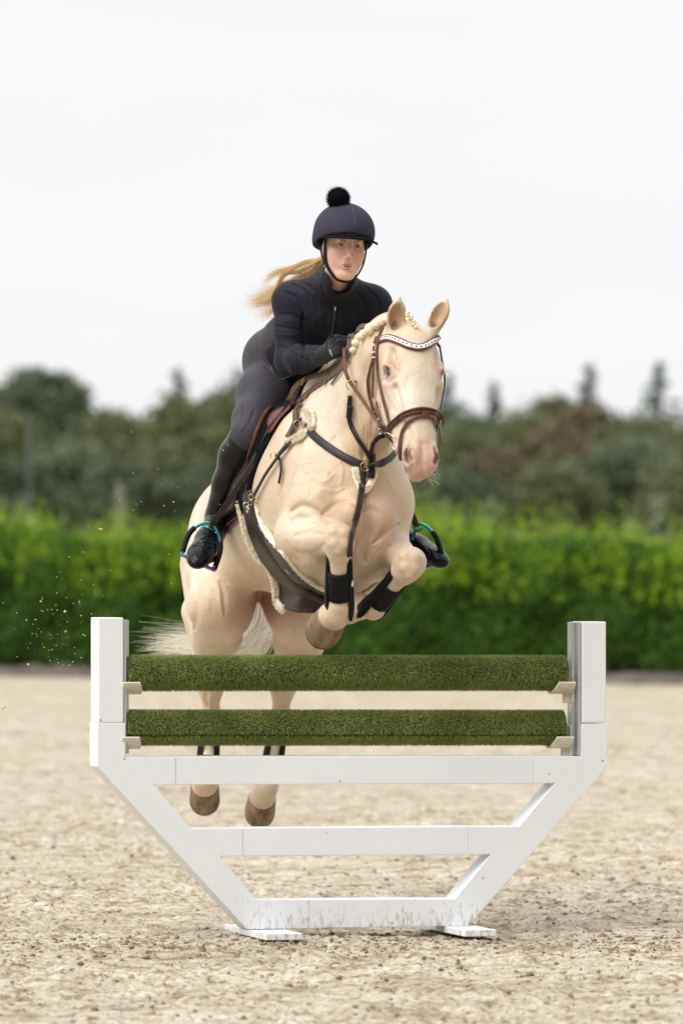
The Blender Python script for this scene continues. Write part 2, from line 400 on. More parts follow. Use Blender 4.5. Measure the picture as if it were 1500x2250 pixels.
def conifer_mesh(h, w, seed):
    r = np.random.default_rng(seed); ps, nn = [], []
    for k in range(44):
        z = h * (.25 + .74 * (k + r.random()) / 44); L_ = w * .5 * (1 - (z / h)) ** .95 * 1.9 * r.uniform(.35, 1.15) + .05
        m = 2
        for j in range(m):
            a = 6.283 * (j + r.random()) / m; c = int(26 * L_ / (w * .5) + 5); t = r.random(c) ** .8
            q = np.stack([np.cos(a) * t * L_ + r.normal(0, .13, c), np.sin(a) * t * L_ + r.normal(0, .13, c), z - .18 * L_ * t + .10 * L_ * t * t + r.normal(0, .08, c)], 1); ps.append(q)
    p = np.concatenate(ps); v, f = leaf_cards(p, r.uniform(.12, .34, len(p)), V(0, 0, 1.), .5)
    t = MB(); t.tube([(0, 0, -.3), (0, 0, h * .5), (0, 0, h * 1.01)], [w * .04, w * .025, .03], 7)
    return v, f, t
TREES = []
LOOK = {'olive': 'olive green', 'dark': 'dark green', 'brown': 'copper brown', 'grey': 'pale grey-green', 'conifer': 'dark', 'fresh': 'fresh green'}
def tree(px, toppy, Y, w, kind, seed, label, conifer=False):
    x = (px - 750) * Y / F_PX; h = CAM_H + (HOR - toppy) * Y / F_PX
    g = conifer_mesh(h, w, seed) if conifer else broad_mesh(h, w, seed)
    root = empty('conifer_tree' if conifer else 'broadleaf_tree', (x, Y, 0))
    v, f, t = g; o = np.array([x, Y, 0])
    mesh_obj('crown', v + o, f, CROWNS[kind], root, False)
    t.v = [q + o for q in t.v]; t.build('trunk', M_bark, root, True)
    tag(root, label, 'tree', 'conifers above the wood' if conifer else 'broadleaf trees of the wood behind the hedge')
T_ = [ # px, top row, distance, crown width, colour
 (110, 815, 300, 7.2, 'dark', 'tall round-topped dark tree at the left, highest of the broadleaf trees'),
 (-40, 850, 310, 6.5, 'dark', 'dark tree cut by the left edge of the photo'),
 (-10, 905, 270, 5.6, 'olive', 'olive tree at the left edge in front of the dark one'),
 (215, 880, 290, 5.6, 'dark', 'dark green tree right of the tall round-topped one'),
 (265, 905, 275, 5.2, 'olive', 'olive tree left of the sky notch'),
 (150, 965, 250, 5.0, 'grey', 'pale grey-green rounded tree low at the left above the hedge'),
 (305, 940, 300, 4.6, 'dark', 'dark tree below the sky notch at left'),
 (400, 868, 280, 6.2, 'olive', 'big olive tree under the left conifer'),
 (480, 850, 290, 6.6, 'olive', 'olive tree just left of the rider leg'),
 (350, 985, 245, 4.8, 'olive', 'low olive tree at the foot of the wood left of the boot'),
 (560, 845, 310, 7.0, 'dark', 'dark tree behind the rider thigh'),
 (660, 870, 310, 7.0, 'dark', 'dark tree behind the horse neck'),
 (760, 880, 310, 7.0, 'dark', 'dark tree behind the horse chest'),
 (860, 900, 300, 7.0, 'olive', 'olive tree behind the horse head'),
 (960, 868, 325, 5.0, 'dark', 'dark bluish tree right beside the horse cheek'),
 (1045, 885, 320, 5.0, 'dark', 'dark tree below the short thin conifer'),
 (1010, 935, 280, 5.4, 'olive', 'olive tree right of the horse muzzle'),
 (1120, 905, 290, 5.0, 'olive', 'olive green tree between muzzle and copper tree'),
 (1215, 858, 310, 5.4, 'olive', 'olive tree topping the wood at the right'),
 (1290, 885, 295, 5.6, 'brown', 'large copper brown tree at the right'),
 (1215, 935, 275, 5.0, 'brown', 'copper brown tree in front and left of the large one'),
 (1110, 1000, 250, 4.8, 'brown', 'low brown tree at the foot of the wood near the stirrup'),
 (1385, 893, 290, 5.0, 'olive', 'olive tree with a brownish top near the right conifer'),
 (1470, 915, 300, 5.4, 'olive', 'olive tree at the right edge of the photo'),
 (1400, 975, 260, 5.6, 'grey', 'grey-green rounded tree low at the right'),
 (1320, 1020, 245, 4.6, 'dark', 'low dark tree between the brown and grey-green ones'),
 (1540, 900, 300, 6.0, 'dark', 'dark tree cut by the right edge'),
 (40, 1010, 240, 4.5, 'dark', 'low dark tree behind the grey mast'),
 (250, 1030, 238, 4.2, 'dark', 'low dark tree above the pale flowering bush'),
 (900, 1010, 250, 5.0, 'dark', 'low dark tree under the horse muzzle'),
 (1000, 1040, 240, 4.4, 'dark', 'low dark tree behind the right stirrup'),
 (450, 1020, 240, 4.6, 'dark', 'low dark tree beside the boot'),
 (1220, 1030, 240, 4.4, 'olive', 'low olive tree in the gap right of the low brown tree'),
 (1500, 1040, 240, 4.6, 'olive', 'low olive tree in the bottom right corner of the wood'),
]
for i, (px, ty, Y, w, kd, lb) in enumerate(T_): tree(px, ty, Y, w * 1.12, kd, 100 + i, lb)
for i, (px, ty, Y, w, lb) in enumerate([(392, 806, 330, 2.9, 'dark conifer standing above the sky notch at left'), (520, 800, 340, 5.0, 'broad dark conifer top left of the rider thigh'),
      (985, 822, 345, 3.0, 'bluish conifer right beside the horse eye'), (1086, 838, 345, 1.5, 'short thin conifer spire right of the horse head'),
      (1293, 796, 345, 2.3, 'tall narrow conifer spire above the copper tree'), (1449, 796, 340, 3.4, 'tall conifer with open branches near the right edge')]):
    tree(px, ty, Y, w * 2.3, 'conifer', 300 + i, lb, True)
# understorey: bushes right behind the hedge
def bush(px, ty, Y, w, kind, seed, label, nm='bush'):
    x = (px - 750) * Y / F_PX; h = CAM_H + (HOR - ty) * Y / F_PX; r = np.random.default_rng(seed)
    n = 2600; d = r.standard_normal((n, 3)); d /= np.linalg.norm(d, axis=1)[:, None]; d[:, 2] = np.abs(d[:, 2])
    lump = 1 + .22 * np.sin(d[:, 0] * 7 + seed) * np.sin(d[:, 2] * 6)
    p = d * (lump * (1 - np.abs(r.normal(0, .18, n))))[:, None] * [w / 2, w / 2, h] + [x, Y, 0]
    v, f = leaf_cards(p, r.uniform(.05, .14, n), d, .6)
    o = mesh_obj(nm, v, f, CROWNS[kind] if isinstance(kind, str) else kind, smooth=False); return tag(o, label, 'bush', 'bushes behind the hedge' if nm == 'bush' else None)
for i, a in enumerate([(1438, 1108, 95, 1.1, 'grey', 'small pale green bush poking above the hedge at far right'), (1245, 1128, 95, .9, 'fresh', 'small bush poking above the hedge left of the right post'),
     (1085, 1118, 100, 1.3, 'grey', 'grey-green bush above the hedge right of the stirrup'), (915, 1085, 100, 1.5, 'fresh', 'green bush behind the hedge under the muzzle'), (20, 1120, 100, .9, 'fresh', 'green bush above the hedge at the left edge')]):
    bush(a[0], a[1], a[2], a[3], a[4], 500 + i, a[5])
M_flower = leaf_mat('pale_blossom', [(0, (.16, .16, .13)), (.5, (.27, .26, .22)), (1, (.38, .36, .32))], .3)
bush(266, 1078, 120, .5, M_flower, 520, 'pale flowering bush just above the hedge left of the horse', 'flowering_bush')
# grey mast at the left, and a small grey shed roof
m = MB(); xm = (66 - 750) * 150 / F_PX
m.tube([(xm, 150, 0), (xm, 150, 3.2), (xm, 150, 5.1)], [.075, .065, .05], 10); ms = m.build('mast', simple('galvanised_mast', (.06, .08, .07), .8), None, True)
tag(ms, 'slim grey-blue mast standing behind the hedge at left', 'mast')
sr = empty('shed', ((52 - 750) * 110 / F_PX, 110, 0)); X = sr.location.x
tag(sr, 'small grey shed whose roof just shows above the hedge at left', 'shed')
m = MB(); m.box((X, 110, .95), (.42, 0, 0), (0, .6, 0), (0, 0, .95)); m.build('wall', simple('shed_wall', (.25, .25, .25), .8), sr)
m = MB(); m.prism([(-.5, 1.9), (.5, 1.9), (0, 2.45)], (X, 109.3, 0), (1, 0, 0), (0, 0, 1), (0, 1, 0), 1.4); m.build('roof', simple('shed_roof', (.33, .34, .36), .7), sr)
# grass tufts and a few dead leaves in the foreground
M_gr = leaf_mat('young_grass', [(0, (.10, .17, .02)), (.5, (.19, .27, .04)), (1, (.3, .36, .08))], .3)
tuft_pts = [(862, 2172), (1030, 2160), (1150, 2135), (1192, 2140), (1248, 2145), (1385, 2120), (460, 2150), (905, 2050), (1280, 2150)]
m = MB()
for (px, py) in tuft_pts:
    Y = CAM_H * F_PX / (py - HOR); x = (px - 750) * Y / F_PX; z0 = float(sand_h(np.array([x]), np.array([Y]))[0])
    for j in range(11):
        a = rng.uniform(0, 6.28); l = rng.uniform(.010, .024); b0 = V(x + rng.normal(0, .010), Y + rng.normal(0, .01), z0 - .002)
        tip = b0 + V(math.cos(a) * l * .6, math.sin(a) * l * .6, l); w_ = V(-math.sin(a), math.cos(a), 0) * .0011
        m.add([b0 - w_, b0 + w_, (b0 + tip) / 2 + w_ * .8 + V(0, 0, .003), tip, (b0 + tip) / 2 - w_ * .8 + V(0, 0, .003)], [(0, 1, 2, 3, 4)])
tag(m.build('grass_tufts', M_gr), 'tiny grass tufts sprouting from the sand in the foreground', 'grass', kind='stuff')
# ================================================================ JUMP FRAME AND POLES
TH = math.radians(16.0)
ex = V(math.cos(TH), math.sin(TH), 0); en = V(-math.sin(TH), math.cos(TH), 0)    # along the fence; backwards, away from us
FO = V((762 - 750) * 21.0 / F_PX, 21.0, 0)                                       # middle of the front face at the ground
def fx(px):                                        # distance along the fence of a photo column, on the front face
    k = (px - 750) / F_PX; return (k * FO[1] - FO[0]) / (ex[0] - k * ex[1])
def fz(px, py):                                    # height of a photo row there
    return CAM_H + (HOR - py) * (FO[1] + fx(px) * ex[1]) / F_PX
def FPt(px, py): return (fx(px), fz(px, py))
M_white = None
M_white, nt, b = newmat('white_plastic')
n1 = noise_node(nt, 260, 2, .5); n2 = noise_node(nt, 3, 4)
tw = nt.nodes.new('ShaderNodeTexCoord'); sp = nt.nodes.new('ShaderNodeSeparateXYZ'); geo = nt.nodes.new('ShaderNodeNewGeometry'); lk(nt, geo.outputs['Position'], sp.inputs[0])
# dirt: specks everywhere, thick splashes near the ground
mrz = nt.nodes.new('ShaderNodeMapRange'); lk(nt, sp.outputs[2], mrz.inputs[0]); mrz.inputs[1].default_value = .03; mrz.inputs[2].default_value = .20; mrz.inputs[3].default_value = .20; mrz.inputs[4].default_value = .0
nd = noise_node(nt, 22, 6, .7, sc=(3.2, 3.2, 1)); 
gt = nt.nodes.new('ShaderNodeMath'); gt.operation = 'ADD'; lk(nt, nd.outputs[0], gt.inputs[0]); lk(nt, mrz.outputs[0], gt.inputs[1])
rd = ramp(nt, gt.outputs[0], [(.68, (0, 0, 0)), (.84, (.85, .85, .85))])
vor = nt.nodes.new('ShaderNodeTexVoronoi'); vor.inputs['Scale'].default_value = 13; tv = nt.nodes.new('ShaderNodeTexCoord'); lk(nt, tv.outputs['Object'], vor.inputs['Vector'])
rv = ramp(nt, vor.outputs['Distance'], [(.035, (1, 1, 1)), (.065, (0, 0, 0))])
vc = ramp(nt, vor.outputs['Color'], [(.45, (0, 0, 0)), (.5, (1, 1, 1))]); 
dm = mix_col(nt, 1., rv.outputs[0], vc.outputs[0], 'MULTIPLY')
base = ramp(nt, n2.outputs[0], [(.35, (.79, .81, .84)), (.65, (.825, .845, .87))])
q1 = mix_col(nt, rd.outputs[0], base.outputs[0], (.36, .29, .22)); q2 = mix_col(nt, dm, q1, (.25, .19, .12))
lk(nt, q2, b.inputs['Base Color']); b.inputs['Roughness'].default_value = .42; bump(nt, b, n2.outputs[0], .08, .01)
M_cup = simple('cream_plastic', (.66, .61, .50), .5, var=.14, scale=30)
M_galv = simple('galvanised_steel', (.55, .58, .60), .42, .85, var=.18, scale=25, sc=(1, 1, .1))
M_dark = simple('dark_gap', (.02, .02, .02), .8)
M_pipe = simple('pole_plastic', (.16, .17, .15), .8, var=.5, scale=60)

DEP = .125
frame = empty('jump_fence', tuple(FO)); tag(frame, 'white plastic jump frame, wide at the top and narrow at the foot, with three rails', 'jump fence')
def plate(name, polys, parent=frame, back=0., depth=DEP, mat=M_white, bev=.004):
    m = MB()
    for poly in polys: m.prism([FPt(*q) for q in poly], FO + en * back, ex, V(0, 0, 1), en, depth)
    o = m.build(name, mat, parent); bm = bmesh.new(); bm.from_mesh(o.data); bmesh.ops.recalc_face_normals(bm, faces=bm.faces); bm.to_mesh(o.data); bm.free()
    if bev: bevel_mod(o, bev)
    return o
plate('post', [[(217, 1588), (217, 1357), (272, 1357), (272, 1588)]], back=.002, depth=DEP - .004)
plate('post', [[(1278.5, 1588), (1278.5, 1366), (1331, 1366), (1331, 1588)]], back=.002, depth=DEP - .004)
plate('side_frame', [[(215, 1588.5), (276, 1588.5), (276, 1663), (386, 1663), (386, 1723), (338, 1724), (420, 1820), (533, 1820), (533, 1880.5), (484, 1881.5), (562, 1976.5), (678, 1977), (678, 2040), (543, 2042), (215, 1685)]], bev=.002)
plate('side_frame', [[(1277, 1590), (1333, 1590), (1333, 1684), (1029, 2034.5), (888, 2036), (888, 1975.5), (999, 1975.5), (1078, 1877.5), (1030, 1877.5), (1030, 1816.5), (1140, 1816.5), (1219, 1721), (1172, 1721), (1172, 1662), (1277, 1661.5)]], bev=.002)
plate('rail', [[(386.1, 1724.2), (386.1, 1662.2), (1171.9, 1661.2), (1171.9, 1722)]], back=.002, depth=DEP - .004, bev=.003)
plate('rail', [[(533.1, 1881.2), (533.1, 1819.3), (1029.9, 1815.8), (1029.9, 1878.3)]], back=.002, depth=DEP - .004, bev=.003)
plate('rail', [[(678.1, 2040), (678.1, 1976.5), (887.9, 1975), (887.9, 2036.5)]], back=.002, depth=DEP - .004, bev=.003)
# feet: slabs lying across on the sand under each end
def foot(px0, px1):
    m = MB(); a, b2 = fx(px0), fx(px1); c = FO + ex * (a + b2) / 2 + en * (DEP / 2) + V(0, 0, .010)
    m.box(c, ex * abs(b2 - a) / 2, en * .30, V(0, 0, .012), bevel=.003); return m.build('foot', M_white, frame)
foot(547, 628); foot(978, 1048)
# galvanised tracks with keyhole slots on the inner faces of the posts
def track(px_in, sgn, top, bot):
    x0 = fx(px_in); zt, zb = fz(px_in, top), fz(px_in, bot); root = MB(); w0 = .058
    c = FO + ex * (x0 + sgn * .006) + en * (DEP / 2) ; h = (zt - zb) / 2; zc = V(0, 0, (zt + zb) / 2)
    root.box(c + zc, ex * .0058, en * .052, V(0, 0, h)); root.box(c + ex * sgn * .014 + zc + en * .0, ex * .008, en * .024, V(0, 0, h - .001))
    o = root.build('track', M_galv, frame); bevel_mod(o, .0012)
    s = MB(); n = 14
    for i in range(n):
        z = zt - .07 - i * .072
        if z < zb + .03: break
        fo = FO + ex * (x0 + sgn * .0222) + en * (DEP / 2) + V(0, 0, z); poly = []
        for k in range(10): a = math.radians(-55 + 290 * k / 9); poly.append((.0115 * math.cos(a), .0115 * math.sin(a)))
        poly += [(-.006, -.035), (.006, -.035)]
        s.prism(poly, fo, en, V(0, 0, 1), ex * sgn, .0009)
    s.build('keyhole_slots', M_dark, o)
track(273.0, 1, 1362, 1658); track(1277.0, -1, 1367, 1660)
# poles covered in artificial grass
M_turf = leaf_mat('artificial_grass', [(0, (.15, .20, .04)), (.5, (.33, .39, .10)), (1, (.60, .64, .27))], .3, .6, scale=6)
M_turfb = simple('turf_backing', (.04, .06, .018), .95, var=.4, scale=60)
def pole(cy, pl, pr, label, seam=None):
    Yc = lambda px: FO[1] + fx(px) * ex[1] + DEP / 2 * en[1]
    xl, xr = fx(pl), fx(pr); r0 = .0595
    # centre line in world space: on the fence plane's middle; correct px for depth
    A = FO + ex * xl + en * DEP / 2; B = FO + ex * xr + en * DEP / 2
    A[2] = CAM_H + (HOR - cy[0]) * A[1] / F_PX; B[2] = CAM_H + (HOR - cy[1]) * B[1] / F_PX
    root = empty('grass_pole', tuple((A + B) / 2)); tag(root, label, 'jump pole', 'grass-covered poles of the jump')
    ax = unit(B - A); u = V(0, 0, 1.); u = unit(u - ax * (u @ ax)); w = np.cross(ax, u)
    n = 28; a = np.linspace(0, 2 * math.pi, n, endpoint=False)
    ring = lambda c, r: [c + r * (math.cos(t) * w + math.sin(t) * u) for t in a]
    v = ring(A, r0 - .010) + ring(A, r0 - .001) + ring(B, r0 - .001) + ring(B, r0 - .010) + ring(A + ax * .006, r0 - .010) + ring(B - ax * .006, r0 - .010)
    def q(i, j): return [(i * n + k, i * n + (k + 1) % n, j * n + (k + 1) % n, j * n + k) for k in range(n)]
    f = q(0, 1) + q(1, 2) + q(2, 3) + q(4, 0) + q(3, 5) + [tuple(range(4 * n, 5 * n)), tuple(range(5 * n, 6 * n))[::-1]]
    mesh_obj('pole_core', v, f, M_turfb, root, False)
    m = MB(); 
    for (c, d) in ((A, -ax), (B, ax)):
        m.tube([c - d * .004, c + d * .002], [r0 - .011, r0 - .011], 24)
    m.build('end_cap', M_pipe, root)
    L_ = np.linalg.norm(B - A); N = 78000; t = rng.random(N) * L_; an = rng.random(N) * 6.2832
    if seam is not None:
        d = np.abs((an - seam + math.pi) % (2 * math.pi) - math.pi); keep = d > .060 + .05 * rng.random(N); t, an = t[keep], an[keep]; N = len(t)
    rad = np.cos(an)[:, None] * w + np.sin(an)[:, None] * u; tan_ = -np.sin(an)[:, None] * w + np.cos(an)[:, None] * u
    base_ = A + ax * t[:, None] + rad * (r0 - .001)
    H = rng.uniform(.006, .0125, N)[:, None]
    fld = .5 * np.sin(t * 9 + an * 2)[:, None]
    tip = base_ + rad * H + ax * (rng.normal(0, .5, (N, 1)) + .05 * fld) * H + tan_ * rng.normal(0, .45, (N, 1)) * H - V(0, 0, .0035) * 1.
    sdv = unit(ax)[None] * rng.normal(0, 1, (N, 1)) + tan_ * rng.normal(0, 1, (N, 1)); sdv /= np.linalg.norm(sdv, axis=1)[:, None]
    hw = rng.uniform(.0006, .0010, N)[:, None]
    mid = (base_ + tip) / 2 + rad * .001
    vv = np.stack([base_ - sdv * hw, base_ + sdv * hw, mid + sdv * hw * .9, tip, mid - sdv * hw * .9], 1).reshape(-1, 3)
    mesh_obj('turf_cover', vv, np.arange(N * 5).reshape(N, 5), M_turf, root, False)
    return root, A, B
p1, A1, B1 = pole((1477, 1477), 284, 1250, 'upper grass-covered pole resting in the top pair of cups')
p2, A2, B2 = pole((1597, 1597), 282, 1246, 'lower grass-covered pole with a dark seam along its front', seam=math.radians(-27) + 2 * math.pi)
# cups: curved plastic cradle with a bracket behind
def cup(A, sgn, pole_dir, label):
    root = empty('jump_cup', tuple(A)); tag(root, label, 'jump cup', 'plastic cups holding the poles')
    d = pole_dir * sgn; n = 12
    # tray: a shallow trough under the pole
    r = .071; v, f = [], []; Ln = .082; x0 = -.024
    for s_ in range(2):
        for i in range(n + 1):
            a = math.radians(-152 + 124 * i / n)
            for rr in (r, r + .010):
                cut = .0 if s_ == 0 else -.016 * abs(2 * i / n - 1) ** 2
                p = A + d * (x0 + s_ * (Ln + cut)) + en * math.cos(a) * rr * 1.02 + V(0, 0, math.sin(a) * rr)
                v.append(p)
    k = 2 * (n + 1)
    for i in range(n):
        for o in (0, 1): f.append((2 * i + o, 2 * i + 2 + o, k + 2 * i + 2 + o, k + 2 * i + o))
        f.append((2 * i, 2 * i + 1, 2 * i + 3, 2 * i + 2)); f.append((k + 2 * i, k + 2 * i + 2, k + 2 * i + 3, k + 2 * i + 1))
    f.append((0, k, k + 1, 1)); f.append((2 * n, 2 * n + 1, k + 2 * n + 1, k + 2 * n))
    o = mesh_obj('tray', v, f, M_cup, root, False); bm = bmesh.new(); bm.from_mesh(o.data); bmesh.ops.recalc_face_normals(bm, faces=bm.faces); bm.to_mesh(o.data); bm.free(); bevel_mod(o, .002)
    m = MB(); m.box(A + d * (x0 - .003) + V(0, 0, -.052), d * .005, en * .026, V(0, 0, .058), bevel=.003)
    m.box(A + d * (x0 + .012) + V(0, 0, -.093), d * .016, en * .014, V(0, 0, .022), bevel=.004)
    m.build('bracket', M_cup, root)
cup(A1 , 1, unit(B1 - A1), 'cream cup under the left end of the upper pole'); cup(B1, -1, unit(B1 - A1), 'cream cup under the right end of the upper pole')
cup(A2 , 1, unit(B2 - A2), 'cream cup under the left end of the lower pole'); cup(B2, -1, unit(B2 - A2), 'cream cup under the right end of the lower pole')
# ================================================================ SMOOTH SOLIDS: distance fields meshed by surface nets
class Solid:
    def __init__(s): s.p = []
    def _add(s, kind, par, c, R_, k, neg): s.p.append((kind, par, np.asarray(c, float), float(R_), k, neg)); return s
    def cone(s, a, b, ra, rb, k=.03, neg=False, flat=None):
        """round cone from a to b; flat=(direction, factor) squeezes it along a direction"""
        a, b = np.asarray(a, float), np.asarray(b, float); F_ = None
        if flat is not None: F_ = (unit(flat[0]), float(flat[1]))
        return s._add('c', (a, b, ra, rb, F_), (a + b) / 2, np.linalg.norm(b - a) / 2 + max(ra, rb) * 1.05 * (1 if F_ is None else max(1, F_[1])), k, neg)
    def chain(s, pts, rs, k=.03, flat=None):
        for i in range(len(pts) - 1): s.cone(pts[i], pts[i + 1], rs[i], rs[i + 1], k, False, flat)
        return s
    def ell(s, c, r, ax=None, k=.03, neg=False):
        A = np.eye(3) if ax is None else np.array([unit(a) for a in ax]); return s._add('e', (np.asarray(c, float), np.asarray(r, float), A), c, max(r), k, neg)
    def half(s, c, n, k=.004):        # cut away everything on the side n points to
        return s._add('h', (np.asarray(c, float), unit(n)), c, 1e9, k, True)
    @staticmethod
    def dist(pr, X):
        kind, par = pr[0], pr[1]
        if kind == 'c':
            a, b, ra, rb, F_ = par; p = X - a; ba = b - a
            if F_ is not None:
                n, f = F_; p = p + ((p @ n) * (1 / f - 1))[..., None] * n; ba = ba + (ba @ n) * (1 / f - 1) * n
            h = np.clip((p @ ba) / (ba @ ba + 1e-12), 0, 1); q = p - h[..., None] * ba
            d = np.sqrt((q * q).sum(-1)) - (ra + (rb - ra) * h)
            return d * (min(1, F_[1]) if F_ is not None else 1)
        if kind == 'e':
            c, r, A = par; p = (X - c) @ A.T; k0 = np.sqrt(((p / r) ** 2).sum(-1)); k1 = np.sqrt(((p / r ** 2) ** 2).sum(-1)) + 1e-9
            return k0 * (k0 - 1) / k1
        c, n = par; return -(X - c) @ n * -1.0 if False else -((X - c) @ n)
    def eval(s, X, prims=None):
        d = np.full(X.shape[:-1], 1e3)
        for pr in (s.p if prims is None else prims):
            e = s.dist(pr, X); k = pr[4]
            if not pr[5]:
                h = np.maximum(k - np.abs(d - e), 0) / k; d = np.minimum(d, e) - h * h * k * .25
            else:
                e = -e; h = np.maximum(k - np.abs(d - e), 0) / k; d = np.maximum(d, e) + h * h * k * .25
        return d
    def mesh(s, vox, n=16, smooth=1, keep=.01):
        pos = [p for p in s.p if not p[5]]
        lo = np.min([p[2] - p[3] for p in pos], 0) - .03; hi = np.max([p[2] + p[3] for p in pos], 0) + .03
        bs = vox * n; nb = np.ceil((hi - lo) / bs).astype(int); hd = bs * .5 * math.sqrt(3)
        g = np.stack(np.meshgrid(*[np.arange(k) for k in nb], indexing='ij'), -1).reshape(-1, 3); ctr = lo + (g + .5) * bs
        cd = s.eval(ctr); act = np.abs(cd) < hd * 1.9 + .02
        C = np.array([p[2] for p in s.p]); R_ = np.array([p[3] + p[4] for p in s.p]); isneg = np.array([p[5] for p in s.p])
        N = (nb * n + 8).astype(np.int64); VI, VP, QF = [], [], []
        idx = np.arange(-1, n + 1)
        off = np.stack(np.meshgrid(idx, idx, idx, indexing='ij'), -1)
        for b in g[act]:
            ctr = lo + (b + .5) * bs; near = (np.linalg.norm(C - ctr, axis=1) - R_) < hd * 1.3 + .005
            if not near.any(): continue
            base = b * n; X = lo + (base + off) * vox
            D = s.eval(X, [p for p, q in zip(s.p, near) if q])
            S = D < 0
            if S.all() or not S.any(): continue
            # cells -1..n-1  (n+1 per axis); corner samples i,i+1
            m = n + 1; c8 = [D[i:i + m, j:j + m, k:k + m] for i in (0, 1) for j in (0, 1) for k in (0, 1)]
            s8 = sum((c < 0).astype(np.int8) for c in c8); cross = (s8 > 0) & (s8 < 8)
            ci = np.argwhere(cross); cv = np.stack([c[cross] for c in c8], 1)
            acc = np.zeros((len(ci), 3)); cnt = np.zeros(len(ci)); cor = np.array([(i, j, k) for i in (0, 1) for j in (0, 1) for k in (0, 1)], float)
            for e0 in range(8):
                for bit in (1, 2, 4):
                    e1 = e0 | bit
                    if e1 == e0: continue
                    a_, b_ = cv[:, e0], cv[:, e1]; mk = (a_ < 0) != (b_ < 0); t = np.where(mk, a_ / np.where(mk, a_ - b_, 1), 0)
                    acc += np.where(mk[:, None], cor[e0] + t[:, None] * (cor[e1] - cor[e0]), 0); cnt += mk
            gi = base + ci - 1 + 1     # shift by one keeps ids positive
            VI.append((gi[:, 0] * N[1] + gi[:, 1]) * N[2] + gi[:, 2]); VP.append(lo + (base + ci - 1 + acc / cnt[:, None]) * vox)
            sid = lambda q: (q[:, 0] * N[1] + q[:, 1]) * N[2] + q[:, 2]
            own = slice(1, n + 1)
            for ax in range(3):
                A_ = S[own, own, own]; sl = [own, own, own]; sl[ax] = slice(2, n + 2); B_ = S[tuple(sl)]
                ch = A_ != B_; e = np.argwhere(ch)
                if not len(e): continue
                ins = A_[ch]; gpos = base + e + 1; o1 = np.zeros(3, int); o2 = np.zeros(3, int); o1[(ax + 1) % 3] = 1; o2[(ax + 2) % 3] = 1
                q = np.stack([sid(gpos - o1 - o2), sid(gpos - o2), sid(gpos), sid(gpos - o1)], 1)
                q[~ins] = q[~ins][:, ::-1]; QF.append(q)
        VI = np.concatenate(VI); VP = np.concatenate(VP); QF = np.concatenate(QF)
        ids, first = np.unique(VI, return_index=True); v = VP[first]; f = np.searchsorted(ids, QF); ok = (f < len(ids)).all(1)
        f = np.minimum(f, len(ids) - 1); ok &= (ids[f] == QF).all(1); f = f[ok]
        lab = np.arange(len(v))                                  # keep only the main connected surface
        ea_, eb_ = np.concatenate([f[:, 0], f[:, 1]]), np.concatenate([f[:, 1], f[:, 2]])
        ea_, eb_ = np.concatenate([ea_, f[:, 2]]), np.concatenate([eb_, f[:, 3]])
        while True:
            ra, rb = lab[ea_], lab[eb_]; df = ra != rb
            if not df.any(): break
            ea_, eb_, ra, rb = ea_[df], eb_[df], ra[df], rb[df]; m_ = np.minimum(ra, rb)
            np.minimum.at(lab, ra, m_); np.minimum.at(lab, rb, m_)
            while True:
                l2 = lab[lab]
                if (l2 == lab).all(): break
                lab = l2
        u_, cn_ = np.unique(lab, return_counts=True); big = u_[cn_ > keep * len(v)]; kv = np.isin(lab, big)
        if not kv.all(): mp_ = np.cumsum(kv) - 1; f = mp_[f[kv[f[:, 0]]]]; v = v[kv]
        ed = np.concatenate([f[:, [0, 1]], f[:, [1, 2]], f[:, [2, 3]], f[:, [3, 0]]]); ed = np.unique(np.sort(ed, 1), axis=0)
        for _ in range(smooth):
            for lam in (.5, -.3) if smooth > 1 else (.4,):
                sm = np.zeros_like(v); cn = np.zeros(len(v)); 
                for a in range(3): sm[:, a] = np.bincount(ed[:, 0], v[ed[:, 1], a], len(v)) + np.bincount(ed[:, 1], v[ed[:, 0], a], len(v))
                cn = np.bincount(ed[:, 0], minlength=len(v)) + np.bincount(ed[:, 1], minlength=len(v))
                v = v + lam * (sm / np.maximum(cn, 1)[:, None] - v)
        return v, f
def blob(X, c, r, soft=.5):
    """1 inside an ellipsoid-ish spot, fading to 0"""
    d = np.sqrt((((X - np.asarray(c)) / np.asarray(r)) ** 2).sum(1)); return np.clip((1 - d) / soft, 0, 1)
def lerp(c, w, t): return c + (np.asarray(t) - c) * np.clip(w, 0, 1)[:, None]
# ================================================================ HORSE
th, ph = math.radians(18), math.radians(12)
BF = V(math.sin(th) * math.cos(ph), -math.cos(th) * math.cos(ph), math.sin(ph)); BL = V(math.cos(th), math.sin(th), 0); BU = np.cross(BF, BL)
BC = P(665, 1130, 21.7)
def T(a, b, c): return BC + a * BF + b * BL + c * BU
AX = [BF, BL, BU]
H = Solid()
# trunk
H.ell(T(.05, 0, .02), (.62, .285, .325), AX, .05)
H.ell(T(.38, -.005, -.03), (.36, .25, .385), AX, .08)
H.ell(T(-.40, 0, .085), (.48, .245, .255), AX, .10)
H.ell(T(-.78, .02, .085), (.34, .225, .235), AX, .06); H.ell(P(512, 1335, 22.1), (.075, .09, .10), None, .04)
H.cone(T(.32, 0, .27), T(.60, 0, .20), .09, .10, .10, flat=(BL, .7))          # withers
H.cone(T(-.9, 0, .20), T(-.3, 0, .24), .10, .10, .12)
for b in (-1, 1):                                                             # shoulders
    o_ = .142 if b < 0 else .098
    H.cone(T(.40, b * .115, .20), T(.66, b * o_, -.10), .09, .118, .06, flat=(BL, .8))
    H.cone(T(.66, b * o_, -.10), T(.46, b * (o_ + .01), -.22), .112, .10, .05)
H.ell(T(.66, -.01, -.02), (.18, .18, .26), AX, .06)                             # breast
H.ell(T(.62, 0, -.25), (.20, .15, .14), AX, .06)
